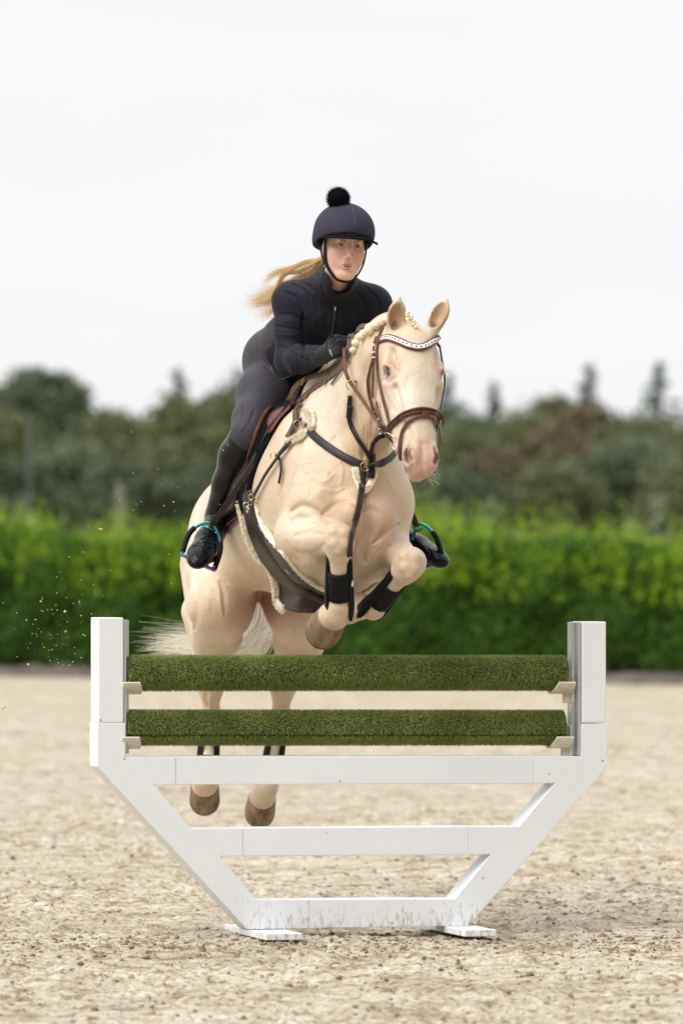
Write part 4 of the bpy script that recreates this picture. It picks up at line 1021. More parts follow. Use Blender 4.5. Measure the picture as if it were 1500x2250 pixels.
# head and face
S.ell(G(0, .045, -.012), (.073, .088, .094), AG, .03)
S.ell(G(0, -.030, .026), (.067, .080, .058), AG, .03)
for a in (-1, 1):
    S.cone(G(a * .055, -.045, .0), G(a * .017, -.104, .056), .022, .021, .02)         # jaw
    S.ell(G(a * .040, -.032, .055), (.026, .024, .022), AG, .02)                    # cheekbone
    S.ell(G(a * .034, -.058, .055), (.020, .022, .020), AG, .02)
    S.ell(G(a * .0715, -.012, -.004), (.008, .030, .018), AG, .006)                 # ear
    S.ell(G(a * .031, -.003, .091), (.017, .009, .012), AG, .010, True)             # eye socket
S.ell(G(0, -.108, .066), (.024, .018, .018), AG, .014)                              # chin
S.cone(G(-.032, .021, .070), G(.032, .021, .070), .012, .012, .016)                 # brow
S.cone(G(0, .004, .083), G(0, -.037, .0985), .0065, .0090, .010)                     # nose
for a in (-1, 1):
    S.ell(G(a * .0108, -.042, .090), (.0070, .0065, .009), AG, .005); S.ell(G(a * .0062, -.0485, .098), (.0035, .002, .0045), AG, .002, True)
S.ell(G(0, -.068, .074), (.032, .022, .016), AG, .012)                              # mouth mound
S.ell(G(0, -.0655, .0885), (.021, .0045, .0062), AG, .003); S.ell(G(0, -.0835, .0860), (.018, .0058, .0070), AG, .003)
S.ell(G(0, -.0745, .0900), (.0165, .0052, .014), AG, .0025, True)                    # parted lips
S.cone(NECK - TA * .05, G(0, -.07, -.02), .054, .048, .03)
torso(S, -.006); arms(S, -.006); pelvis(S, -.006); thighs(S, -.004); shins(S, -.002); feet(S); hand(S, *RHD); hand(S, *LHD)
rv_, rf_ = S.mesh(.0026, 20, 1)
skin = V(.72, .46, .365); c = np.tile(skin, (len(rv_), 1))
for a in (-1, 1):
    c = lerp(c, .65 * blob(rv_, G(a * .040, -.038, .07), (.030, .026, .05), .9), V(.66, .31, .25))
    c = lerp(c, .7 * blob(rv_, G(a * .0715, -.012, 0), (.02, .035, .03), .6), V(.62, .29, .22))
    for t in np.linspace(-1, 1, 7):                                                 # brows, lashes
        c = lerp(c, .55 * blob(rv_, G(a * .033 + a * t * .016, .0170 + .0025 * (1 - t * t) + .0015 * (t < -.3), .083), (.0052, .0034, .03), .6), V(.22, .125, .075))
        c = lerp(c, .75 * blob(rv_, G(a * .031 + t * .0135, .0045 + .0015 * (1 - t * t), .086), (.0036, .0022, .02), .6), V(.10, .06, .045))
    c = lerp(c, .5 * blob(rv_, G(a * .0062, -.0485, .10), (.005, .004, .008), .7), V(.20, .06, .05))
c = lerp(c, .5 * blob(rv_, G(0, -.040, .105), (.018, .014, .02), .8), V(.62, .31, .24))
for b_ in (-.0655, -.0835):
    c = lerp(c, .95 * blob(rv_, G(0, b_, .092), (.024, .0062, .016), .45), V(.58, .23, .20))
c = lerp(c, 1.0 * blob(rv_, G(0, -.0745, .084), (.017, .0045, .011), .4), V(.05, .015, .012))
M_skin, nt, b = newmat('skin'); at = nt.nodes.new('ShaderNodeAttribute'); at.attribute_name = 'Col'
n1 = noise_node(nt, 45, 4); r1 = ramp(nt, n1.outputs[0], [(.3, (.93, .88, .86)), (.7, (1.04, 1.04, 1.04))]); lk(nt, mix_col(nt, 1., at.outputs['Color'], r1.outputs[0], 'MULTIPLY'), b.inputs['Base Color'])
b.inputs['Roughness'].default_value = .48; b.inputs['Subsurface Weight'].default_value = .15; b.inputs['Subsurface Radius'].default_value = (.01, .004, .002); b.inputs['Subsurface Scale'].default_value = .6
rider = empty('person', tuple(PEL + V(0, 0, -.15))); tag(rider, 'young rider in dark jacket and breeches leaning forward over the cream horse neck', 'person')
mesh_obj('body', rv_, rf_, M_skin, rider, True, c)
M_lid2 = simple('lid_skin', (.50, .29, .215), .5, var=.05)
for a in (-1, 1):
    ec = G(a * .031, -.0015, .0735); eyeball(ec, .0120, V(.34, -.94, -.02), rider, (.07, .085, .085), pupil=.22, ir=.56, white=(.42, .38, .36))
    m = MB(); n = 10                                                            # upper and lower lid, shells over the eyeball
    for lo_, hi_ in ((15, 80), (-80, -17)):
        v, f = [], []
        for i in range(n):
            el = math.radians(lo_ + (hi_ - lo_) * i / (n - 1))
            for j in range(13):
                az = math.radians(-80 + 160 * j / 12); e_ = el * (1 - .0 * j) - (math.radians(lo_) * .9 * (abs(az) / 1.4) ** 2 if i == 0 else 0)
                v.append(ec + .0131 * (math.cos(e_) * (math.sin(az) * FR + math.cos(az) * FD) + math.sin(e_) * FU))
        for i in range(n - 1):
            for j in range(12): f.append((i * 13 + j, i * 13 + j + 1, (i + 1) * 13 + j + 1, (i + 1) * 13 + j))
        m.add(v, f)
    m.build('eyelids', M_lid2, rider, True)
m = MB(); m.tube([G(a, -.0715 - 6 * a * a, .0865 - 18 * a * a) for a in np.linspace(-.012, .012, 9)], [.0012] + [.0024] * 7 + [.0012], 6, flat=.6); m.build('teeth', simple('teeth', (.62, .55, .48), .4), rider, True)
# ---- clothing
def cloth(name, c, rough, S_, vox, strokes=(), smooth=2, bmp=.35, bsc=420, spec=.12, sheen=.25, par=None):
    v, f = S_.mesh(vox, 16, smooth)
    if strokes: v = sculpt(v, f, strokes)
    m_, nt, b = newmat(name + '_fabric'); n = noise_node(nt, bsc, 2); n2 = noise_node(nt, 14, 4); cc = np.array(c)
    r_ = ramp(nt, n.outputs[0], [(.35, tuple(cc * .72)), (.65, tuple(cc * 1.3))]); lk(nt, r_.outputs[0], b.inputs['Base Color']); b.inputs['Roughness'].default_value = rough
    b.inputs['Specular IOR Level'].default_value = spec; b.inputs['Sheen Weight'].default_value = sheen * .18; b.inputs['Sheen Roughness'].default_value = .35
    bump(nt, b, n.outputs[0], bmp, .0012); bump(nt, b, n2.outputs[0], .25, .004)
    return mesh_obj(name, v, f, m_, par or rider, True), v, f
J = Solid(); torso(J, .011, .04); arms(J, .012, .010, .03, .93)
J.ell((CH + PEL) / 2 - TA * .12, (.10, .145, .11), ATX, .06)
J.half(PEL + TA * .135, -TA, .01)
COL = NECK + TA * .02
J.cone(NECK - TA * .03, NECK + (G(0, -.10, -.01) - NECK) * .62, .075, .067, .02)
J.cone(P(741, 668, 21.10), P(748, 622, 21.10), .010, .038, .006, True); J.cone(P(748, 622, 21.12), G(0, -.05, .02), .040, .066, .006, True); J.cone(NECK + (G(0, -.10, -.01) - NECK) * .2, G(0, -.05, -.02), .054, .060, .005, True)
JS = [([(612,690),(640,692),(668,705)], .007, -.007), ([(602,716),(640,722),(664,726)], .006, -.006), ([(600,745),(630,748),(662,756)], .006, -.006), ([(625,640),(650,655),(665,690)], .006, -.007), ([(640,622),(668,640),(680,675)], .006, -.006),
      ([(655,615),(690,640),(700,665)], .006, -.006), ([(664,690),(668,740),(662,790)], .010, -.014), ([(676,620),(690,650),(697,690)], .005, -.004), ([(668,762),(690,770),(712,765)], .006, -.006), ([(650,778),(668,790),(700,800)], .005, -.005),
      ([(640,770),(656,800),(654,822)], .006, -.006), ([(622,780),(640,806),(640,825)], .006, .005), ([(700,770),(704,786),(700,800)], .005, -.005), ([(686,772),(690,790),(688,806)], .005, .004), ([(716,690),(716,740),(710,772)], .010, -.006),
      ([(755,690),(765,720),(762,745)], .010, -.007), ([(780,640),(800,665),(800,700)], .006, -.006), ([(800,628),(826,655),(838,685)], .006, -.005), ([(770,650),(784,680),(786,710)], .005, -.004), ([(735,690),(730,740)], .004, .003), ([(620,705),(650,708)], .005, .004), ([(612,735),(650,738)], .005, .004),
      ([(700,600),(708,640),(722,668)], .006, -.006), ([(690,612),(698,640)], .005, .004), ([(612,762),(640,764),(660,772)], .006, -.005), ([(635,652),(655,672),(662,700)],.005,.004), ([(745,700),(748,730)], .006, .004), ([(690,700),(694,745)], .008, .005)]
jk, jv, jf = cloth('jacket', (.017, .016, .025), .62, J, .0045, [(a, b * 1.0, c * .95) for a, b, c in JS], 2)
B_ = Solid(); pelvis(B_, .010); thighs(B_, .009); 
for kn, an in ((RKN, RAN), (LKN, LAN)): B_.cone(kn, kn + (an - kn) * .22, .060, .060, .03)
B_.cone(PEL, PEL + TA * .14, .10, .095, .06, flat=(TS, 1.25)); B_.cone(P(604, 790, 21.86), P(642, 738, 21.66), .088, .098, .06)
for kn, an in ((RKN, RAN), (LKN, LAN)): pass
BS = [([(556,775),(540,840),(532,920)], .004, -.004), ([(560,740),(575,790),(600,820)], .006, -.006), ([(600,800),(620,830),(632,850)], .007, -.007), ([(560,900),(548,930)], .006, -.004), ([(575,765),(590,790)], .006, .005), ([(540,930),(530,945)], .005, .004)]
brc, brv, brf = cloth('breeches', (.046, .042, .052), .55, B_, .0055, BS, 2, .25, 500, .15, .3)
BT = Solid(); shins(BT, .016, .025); feet(BT, .008)
for kn, an in ((RKN, RAN), (LKN, LAN)):
    BT.half(kn + (an - kn) * .02, unit((kn - an) + (V(.25, -.6, .1) if kn is RKN else V(-.2, -.6, .1)) * .25), .006) if kn is RKN else None
bv_, bf_ = BT.mesh(.005, 16, 2)
# the left boot's top is cut at the knee too
top = LKN + (LAN - LKN) * .02; nn = unit(LKN - LAN); 
dl = (bv_ - top) @ nn; near = np.linalg.norm(bv_ - LKN, axis=1) < .25; bv_[near & (dl > 0)] -= (nn * dl[near & (dl > 0)][:, None])
bv_ = sculpt(bv_, bf_, [([(430,1180),(450,1190),(475,1200)], .004, -.003), ([(420,1205),(440,1200),(470,1215)], .004, -.003), ([(459,1130),(480,1134),(500,1138)], .005, -.005), ([(460,1142),(478,1146),(495,1148)], .004, .003), ([(414,1215),(440,1238),(468,1244)], .003, -.003),
     ([(935,1200),(945,1215),(945,1235)], .004, -.002)])
M_boot = simple('black_boot_leather', (.006, .006, .007), .24, var=.25, scale=30, bs_=.08, bd=.003, spec=.22)
mesh_obj('riding_boots', bv_, bf_, M_boot, rider, True)
m = MB()                                                                            # soles and laces
for an, ba, to in ((RAN, RBA, RTO), (LAN, LBA, LTO)):
    dn = unit(V(0, 0, -1) - unit(to - an) * (V(0, 0, -1) @ unit(to - an))); m.tube([ba + (an - ba) * .15 + dn * .046, ba + dn * .047, to + dn * .030], [.040, .043, .030], 14, flat=.16, up=dn)
m.build('boot_soles', simple('sole_rubber', (.010, .010, .010), .7), rider, True)
BTT = BVHTree.FromPolygons([tuple(q) for q in bv_.tolist()], bf_.tolist())
m = MB()
for k in range(5):
    y = 1164 + k * 9; pts = [ray(x, y + (x - 452) * .10 + 3 * math.sin(x * .4), BTT) for x in np.linspace(448 - k, 474 - k * 2, 6)]
    pts = [p[0] + p[1] * .0015 for p in pts if p[0] is not None]
    if len(pts) > 2: m.tube(pts, .0014, 5)
if m.n: m.build('laces', simple('lace', (.008, .008, .008), .8), rider, True)
# gloves
GL = Solid()
for hd in (RHD, LHD): hand(GL, *hd, e=.0022); GL.cone(hd[0] - unit(hd[1]) * .035, hd[0] + unit(hd[1]) * .02, .0315, .0295, .012)
cloth('gloves', (.014, .015, .019), .55, GL, .0028, [([(738,742),(752,740),(766,744)], .003, -.002), ([(740,752),(756,752),(768,756)], .003, -.002), ([(742,762),(758,764)], .003, -.002), ([(722,765),(730,785)], .004, -.003)], 1, .3, 300, .25, .2)
JT = BVHTree.FromPolygons([tuple(q) for q in jv.tolist()], jf.tolist())
m = MB(); pts = [ray(x, y, JT) for x, y in catmull([(733, 668), (735, 690), (731, 720), (727, 748)], 5)]; pts = [(p, n) for p, n in pts if p is not None]
if len(pts) > 3:
    m.ribbon(smooth_ := np.array([p + n * .001 for p, n in pts]), V(0, -1, 0), .0042, .002); z = m.build('zip', simple('zip_metal', (.09, .09, .10), .35, .6), rider)
    p, n = ray(736, 676, JT); 
    if p is not None: m = MB(); m.box(p + n * .004, V(.0028, 0, 0), V(0, .001, 0), V(0, 0, .009), bevel=.0008); m.build('zip_pull', simple('zip_silver', (.6, .6, .6), .3, .9), rider)
# helmet
M_helm, nt, b = newmat('helmet_cover'); n = nt.nodes.new('ShaderNodeTexVoronoi'); n.inputs['Scale'].default_value = 330; tq = nt.nodes.new('ShaderNodeTexCoord'); lk(nt, tq.outputs['Object'], n.inputs['Vector'])
r = ramp(nt, n.outputs['Distance'], [(.15, (.020, .018, .034)), (.7, (.050, .046, .072))]); lk(nt, r.outputs[0], b.inputs['Base Color']); b.inputs['Roughness'].default_value = .75; b.inputs['Specular IOR Level'].default_value = .15; bump(nt, b, n.outputs['Distance'], .4, .0015)
E = Solid(); E.ell(G(0, .050, -.012), (.113, .110, .135), AG, .02)
E.ell(G(0, .006, -.050), (.102, .070, .095), AG, .03)
E.ell(G(0, -.05, .04), (.088, .078, .125), AG, .006, True); E.half(G(0, .020, 0), -FU + FD * .10, .006) if False else None
E.half(G(0, .024, .05), unit(-FU + FD * .30), .006); E.ell(G(0, -.09, -.02), (.12, .065, .2), AG, .01, True)
E.ell(G(0, .03, -.01), (.095, .10, .113), AG, .01, True)
ev, ef = E.mesh(.004, 16, 2); helmet = mesh_obj('helmet', ev, ef, M_helm, rider)
# peak
m = MB(); n = 25; v, f = [], []
for i in range(n):
    t = -1 + 2 * i / (n - 1); a = t * 1.12
    for r0, up_ in ((0, 0), (1, 0)):
        rr = .104 + r0 * (.040 * max(0, math.cos(a)) ** .6); z = .0330 - .020 * (1 - math.cos(a)) - r0 * .010
        base_ = G(math.sin(a) * rr * 1.0, z, -.012 + math.cos(a) * rr * 1.17)
        v += [base_, base_ + FU * .006]
for i in range(n - 1):
    a0, b0 = 4 * i, 4 * (i + 1); f += [(a0 + 1, a0 + 3, b0 + 3, b0 + 1), (a0, b0, b0 + 2, a0 + 2), (a0 + 2, b0 + 2, b0 + 3, a0 + 3), (a0, a0 + 1, b0 + 1, b0)]
pk = m.add(v, f).build('peak', simple('peak_velvet', (.006, .006, .011), .85, spec=.1), helmet, True)
pk.location = (0, 0, 0) if False else pk.location
m = MB(); pts = [G(math.sin(a) * .1085, .032 + .006 * math.cos(a), -.012 + math.cos(a) * .128) for a in np.linspace(-1.25, 1.25, 24)]; m.tube(pts, .0032, 6); m.build('band', simple('helmet_band', (.01, .01, .016), .6, spec=.15), rider, True)
m = MB(); pts = [G(.004, .050 + .1105 * math.cos(a), -.012 + .1355 * math.sin(a)) for a in np.linspace(-.9, 1.42, 24)]; m.tube(pts, .0011, 5); m.build('seam', simple('seam_thread', (.10, .09, .13), .8), rider, True)
# harness straps and chin strap
M_strap = simple('black_webbing', (.008, .008, .010), .6, var=.2, spec=.2)
m = MB()
for a in (-1, 1):
    w0 = [G(a * .0775, .025, .030), G(a * .0765, -.020, .030), G(a * .070, -.065, .030), G(a * .052, -.100, .040), G(a * .028, -.1245, .050), G(0, -.1315, .056)]
    q = catmull(w0, 6); m.ribbon(q, np.array([unit(p - G(0, -.03, -.01)) for p in q]), .0155, .004)
    q = catmull([G(a * .082, .01, -.035), G(a * .080, -.030, -.010), G(a * .071, -.072, .022)], 6); m.ribbon(q, np.array([unit(p - G(0, -.03, -.01)) for p in q]), .012, .003)
m.build('chin_strap', M_strap, rider, True)
# pompom
def fuzz(name, centers, radii, n, ln, w, mat, par, dirs=None, droop=0.):
    centers = np.asarray(centers); k = rng.integers(0, len(centers), n); d = rng.standard_normal((n, 3)); d /= np.linalg.norm(d, axis=1)[:, None]
    if dirs is not None: d = d + dirs; d /= np.linalg.norm(d, axis=1)[:, None]
    rr = np.broadcast_to(np.asarray(radii, float), (len(centers),))[k][:, None]
    b0 = centers[k] + d * rr * .75; L_ = ln * rng.uniform(.6, 1.15, (n, 1)); tip = b0 + d * (rr * .25 + L_) + rng.normal(0, .25, (n, 3)) * L_ - V(0, 0, droop) * L_
    s_ = np.cross(d, rng.standard_normal((n, 3))); s_ /= np.linalg.norm(s_, axis=1)[:, None]
    v = np.stack([b0 - s_ * w, b0 + s_ * w, tip], 1).reshape(-1, 3); return mesh_obj(name, v, np.arange(n * 3).reshape(n, 3), mat, par, False)
M_pom = simple('black_fur', (.004, .005, .008), .7, spec=.15)
PC = P(743, 437, 21.03); m = MB(); m.ball(PC, .038, 16); pc = m.build('pompom', M_pom, rider, True)
fuzz('pompom_fur', [PC], [.036], 9000, .012, .0007, M_pom, pc)
# hair: strands streaming back to the left, plus wisps
M_hair, nt, b = newmat('blond_hair'); g = nt.nodes.new('ShaderNodeNewGeometry'); r = ramp(nt, g.outputs['Random Per Island'], [(0, (.60, .38, .15)), (.5, (.80, .57, .28)), (1, (.92, .74, .46))]); lk(nt, r.outputs[0], b.inputs['Base Color']); b.inputs['Roughness'].default_value = .4
def strands(name, guides, n, spread, mat, par, r0=.0007, wav=.0, seg=14, jit=.35, rnd=None):
    m = MB(); R_ = rnd or rng
    for i in range(n):
        g0, w0 = guides[R_.integers(0, len(guides))] if len(guides) > 1 else guides[0]
        g0 = np.asarray(g0); k = len(g0); t = np.linspace(0, 1, k); o = R_.normal(0, 1, 3); o2 = R_.normal(0, 1, 3)
        sc = (spread * (.35 + .65 * t) * w0)[:, None]; q = g0 + o * sc + o2 * sc * (t ** 2)[:, None] * jit
        L_ = R_.uniform(.72, 1.0); q = catmull(q, 5); q = q[:max(4, int(len(q) * L_))]; tt = np.linspace(0, 1, len(q))
        if wav: ph_ = R_.uniform(0, 6.28); q = q + np.stack([np.sin(tt * 13 + ph_) * wav * .4, np.cos(tt * 9 + ph_) * wav * .4, np.sin(tt * 11 + ph_ * 2) * wav], 1) * tt[:, None]
        m.tube(q, r0 * (1.15 - tt) * R_.uniform(.6, 1.3), 3, cap=False)
    return m.build(name, mat, par, False)
hs0 = G(-.035, -.035, -.085)
hg = [([hs0, P(700, 572, 21.28), P(672, 576, 21.36), P(640, 590, 21.45), P(610, 598, 21.5), P(588, 612, 21.55), P(572, 632, 21.6)], .45),
      ([hs0, P(690, 592, 21.4), P(655, 612, 21.5), P(620, 632, 21.6), P(590, 640, 21.62), P(565, 650, 21.62), P(538, 645, 21.62)], 1.),
      ([hs0, P(690, 600, 21.42), P(650, 625, 21.5), P(610, 646, 21.6), P(580, 658, 21.62), P(556, 668, 21.62), P(540, 656, 21.62)], 1.),
      ([hs0, P(690, 600, 21.42), P(650, 640, 21.5), P(608, 670, 21.6), P(590, 686, 21.62), P(575, 690, 21.62), P(562, 704, 21.62)], .9),
      ([hs0, P(690, 598, 21.42), P(650, 632, 21.5), P(608, 658, 21.6), P(585, 664, 21.62), P(560, 664, 21.62), P(545, 662, 21.62)], .9),
      ([hs0, P(660, 595, 21.45), P(634, 598, 21.5), P(620, 608, 21.55), P(612, 624, 21.6), P(600, 645, 21.6), P(583, 660, 21.6), P(580, 690, 21.6)], .5)]
strands('hair', [(np.array(a), b_) for a, b_ in hg], 1700, .0135, M_hair, rider, .00036, .008, jit=1.2)
# ================================================================ TACK
def leather(name, c, rough=.38, var=.25): return simple(name, c, rough, var=var, scale=45, bs_=.15, bd=.001, spec=.28)
M_brown = leather('brown_leather', (.115, .042, .026)); M_dbrown = leather('dark_brown_leather', (.030, .020, .016), .45); M_blk = leather('black_leather', (.014, .013, .014), .4)
M_padb = simple('black_pad_cloth', (.006, .006, .008), .85, var=.3, scale=120, bs_=.3, bd=.002, spec=.08)
M_steel = simple('stainless_steel', (.75, .74, .72), .18, 1., var=.1, scale=30); M_brass = simple('brass', (.55, .40, .18), .3, 1., var=.1, scale=30)
M_fleece = simple('cream_fleece', (.90, .83, .68), .95, var=.10, scale=80, bs_=.6, bd=.006, spec=.1)
def surf(path, tree=None, n=6, lift=.003, smooth=2):
    """photo polyline -> points lying on the body; entries may carry their own depth or be 3-D points"""
    tree = tree or HB; q = []
    for p in path: q.append(np.asarray(p, float))
    if len(q[0]) == 2 and all(len(x) == 2 for x in q):
        q2 = catmull(q, n); pts, nn = [], []
        for x in q2:
            p, nr = ray(x[0], x[1], tree); pts.append(p); nn.append(nr)
        ok = [i for i, p in enumerate(pts) if p is not None]
        if not ok: return None, None
        for i in range(len(pts)):
            if pts[i] is None:
                j = min(ok, key=lambda k: abs(k - i)); pts[i] = P(q2[i][0], q2[i][1], pts[j][1]); nn[i] = nn[j]
        pts, nn = np.array(pts), np.array(nn)
    else:                                            # (column, row, depth) entries are settled on the nearest part of the body
        w, wn = [], []
        for x in path:
            if len(x) == 2: p, nr = ray(x[0], x[1], tree)
            else:
                p = P(*x); h = tree.find_nearest(Vector(p)); hp_, nr = np.array(h[0]), np.array(h[1]); dd = (p - hp_) @ nr
                p = hp_ + nr * .002 if dd < .002 else p; nr = unit(.5 * nr + V(0, -1, 0))
            w.append(p); wn.append(nr)
        pts = catmull(np.array(w), n); nn = catmull(np.array(wn), n)
    Y0 = pts[:, 1].copy()
    for _ in range(smooth):                       # a strap bridges small hollows
        pts[1:-1, 1] = np.minimum(pts[1:-1, 1], (pts[:-2, 1] + pts[2:, 1]) / 2); nn[1:-1] = (nn[:-2] + nn[2:] + nn[1:-1]) / 3
    nn /= np.linalg.norm(nn, axis=1)[:, None]
    return pts + nn * lift, nn
def strap(m, path, w, th=.003, tree=None, lift=.001, n=6, smooth=2):
    p, nn = surf(path, tree, n, lift, smooth)
    if p is not None: m.ribbon(p, nn, w, th)
    return p, nn
def ring(m, c, r, t, nrm, squash=1.):
    nrm = unit(nrm); a = np.cross(nrm, [0, 0, 1.]); a = unit(a); b_ = np.cross(nrm, a)
    m.tube([c + a * math.cos(x) * r * squash + b_ * math.sin(x) * r for x in np.linspace(0, 6.2832, 22, endpoint=False)], t, 6, closed=True)
def S3(px, py, lift=.004, tree=None):
    p, nn = ray(px, py, tree or HB); return (P(px, py, 21.) if p is None else p + nn * lift)
def fleece(name, path3, nrm, w, par, n=2600, ln=.009, seglen=None):
    path3 = np.asarray(path3); m = MB(); m.tube(path3 + nrm * .002, w * .5, 8, flat=.55, up=nrm)
    o = m.build(name, M_fleece, par, True); seg_ = catmull(path3, 4)
    N2 = np.repeat(nrm, 4, 0)[:len(seg_)] if nrm.ndim == 2 else np.tile(nrm, (len(seg_), 1))
    if len(N2) < len(seg_): N2 = np.vstack([N2, np.tile(N2[-1], (len(seg_) - len(N2), 1))])
    k = rng.integers(0, len(seg_), n); d = rng.standard_normal((n, 3)) + N2[k] * .7; d /= np.linalg.norm(d, axis=1)[:, None]
    b0 = seg_[k] + d * w * .38; tip = b0 + d * ln * rng.uniform(.5, 1.1, (n, 1)); s_ = np.cross(d, rng.standard_normal((n, 3))); s_ /= np.linalg.norm(s_, axis=1)[:, None]; s_ *= .0014
    v = np.stack([b0 - s_, b0 + s_, tip], 1).reshape(-1, 3); mesh_obj(name + '_pile', v, np.arange(n * 3).reshape(n, 3), M_fleece, o, False); return o

# ---- saddle pad, saddle, girth: shells wrapped round the trunk
def wrap(a, ang, lift, tree=None, cc=.0):
    """point on the horse at station a, angle from straight up (degrees, negative = horse's right)"""
    t = math.radians(ang); d = BL * math.sin(t) + BU * math.cos(t); o = T(a, 0, cc) + d * .75
    h = (tree or HB).ray_cast(Vector(o), Vector(-d)); p = np.array(h[0]) if h[0] is not None else T(a, 0, cc) + d * .28
    return p + d * lift
def shell(name, a0f, a1f, angs, lift, th, mat, par, nu=14, bevel=0):
    angs = np.asarray(angs, float); top, bot = [], []
    for g in angs:
        a0, a1 = a0f(g), a1f(g)
        for u in np.linspace(0, 1, nu): 
            p = wrap(a0 + (a1 - a0) * u, g, lift); d = BL * math.sin(math.radians(g)) + BU * math.cos(math.radians(g)); bot.append(p); top.append(p + d * th * (min(1, 6 * min(u, 1 - u) + .25)))
    v = np.array(bot + top); k = len(bot); R_ = len(angs); f = []
    for i in range(R_ - 1):
        for j in range(nu - 1):
            q = (i * nu + j, i * nu + j + 1, (i + 1) * nu + j + 1, (i + 1) * nu + j); f += [tuple(x + k for x in q), q[::-1]]
    for i in range(R_ - 1):
        for j, fl in ((0, 0), (nu - 1, 1)):
            q = (i * nu + j, (i + 1) * nu + j, (i + 1) * nu + j + k, i * nu + j + k); f.append(q if not fl else q[::-1])
    for j in range(nu - 1):
        for i, fl in ((0, 1), (R_ - 1, 0)):
            q = (i * nu + j, i * nu + j + 1, i * nu + j + 1 + k, i * nu + j + k); f.append(q[::-1] if not fl else q)
    o = mesh_obj(name, v, f, mat, par); bm = bmesh.new(); bm.from_mesh(o.data); bmesh.ops.recalc_face_normals(bm, faces=bm.faces); bm.to_mesh(o.data); bm.free(); return o, v[:k].reshape(R_, nu, 3), v[k:].reshape(R_, nu, 3)
fr = lambda g: .43 - .22 * max(0, (abs(g) - 20) / 75) ** 1.0
pad, _, ptop = shell('saddle_pad', lambda g: -.34, fr, np.linspace(-97, 97, 50), .006, .012, M_padb, None, 20)
tag(pad, 'black saddle pad with a thin pink edge showing in front of the saddle', 'saddle pad')
pk_ = simple('pink_piping', (.30, .02, .14), .6); m = MB()
m.tube(ptop[:, -2] + BF * .0, .0022, 5); m.tube(ptop[0, :], .0024, 5); m.tube(ptop[-1, :], .0024, 5); m.build('piping', pk_, pad, True)
cu = bpy.data.curves.new('brand_text', 'FONT'); cu.body = 'LeMieux'; cu.size = .0155; cu.extrude = .0006; cu.align_x = 'CENTER'; cu.align_y = 'CENTER'
tp, tn = ray(591, 981, BVHTree.FromPolygons([tuple(q) for q in ptop.reshape(-1, 3).tolist()], [(i * 20 + j, i * 20 + j + 1, (i + 1) * 20 + j + 1, (i + 1) * 20 + j) for i in range(49) for j in range(19)]))
tmp = bpy.data.objects.new('tmp', cu); SC.collection.objects.link(tmp); dg_ = bpy.context.evaluated_depsgraph_get(); tm = bpy.data.meshes.new_from_object(tmp.evaluated_get(dg_))
if tp is not None:
    xa = unit(P(596, 966, tp[1]) - P(588, 996, tp[1])); tn = unit(tn if tn @ V(0, -1, 0) > 0 else -tn); tn = unit(tn - xa * (tn @ xa)); ya = np.cross(tn, xa)
    vv = np.array([q.co[:] for q in tm.vertices]); vv = tp + tn * .012 + vv[:, :1] * xa + vv[:, 1:2] * ya + vv[:, 2:] * tn
    mesh_obj('lettering', vv, [tuple(pg.vertices) for pg in tm.polygons], simple('pink_thread', (.75, .30, .55), .6), pad, False)
bpy.data.objects.remove(tmp)

saddle = empty('saddle', tuple(T(0, 0, .40))); tag(saddle, 'brown leather jumping saddle under the rider with knee rolls, leathers and stirrups', 'saddle')
flap, fb, ft_ = shell('flap', lambda g: -.10, lambda g: .24 + .10 * math.sin(max(0, min(1, (abs(g) - 15) / 50)) * math.pi) - .14 * max(0, (abs(g) - 60) / 35), np.linspace(-92, -24, 22), .022, .008, M_dbrown, saddle, 14)
flap2, _, _ = shell('flap', lambda g: -.10, lambda g: .24 + .10 * math.sin(max(0, min(1, (abs(g) - 15) / 50)) * math.pi) - .14 * max(0, (abs(g) - 60) / 35), np.linspace(24, 92, 22), .022, .008, M_dbrown, saddle, 14)
seat_, _, stt = shell('seat', lambda g: -.26 + .10 * (abs(g) / 40) ** 2, lambda g: .20 - .05 * (abs(g) / 40) ** 2, np.linspace(-42, 42, 16), .035, .022, M_brown, saddle, 16)
m = MB(); m.tube([T(.13, -.10, .36), T(.20, -.06, .425), T(.235, 0, .445), T(.20, .06, .425), T(.13, .10, .36)], .022, 8); m.build('pommel', M_brown, saddle, True)
m = MB(); m.tube([T(-.18, -.13, .36), T(-.27, -.08, .42), T(-.30, 0, .44), T(-.27, .08, .42), T(-.18, .13, .36)], .022, 8); m.build('cantle', M_brown, saddle, True)
def pxd(px, py, Y): return P(px, py, Y)
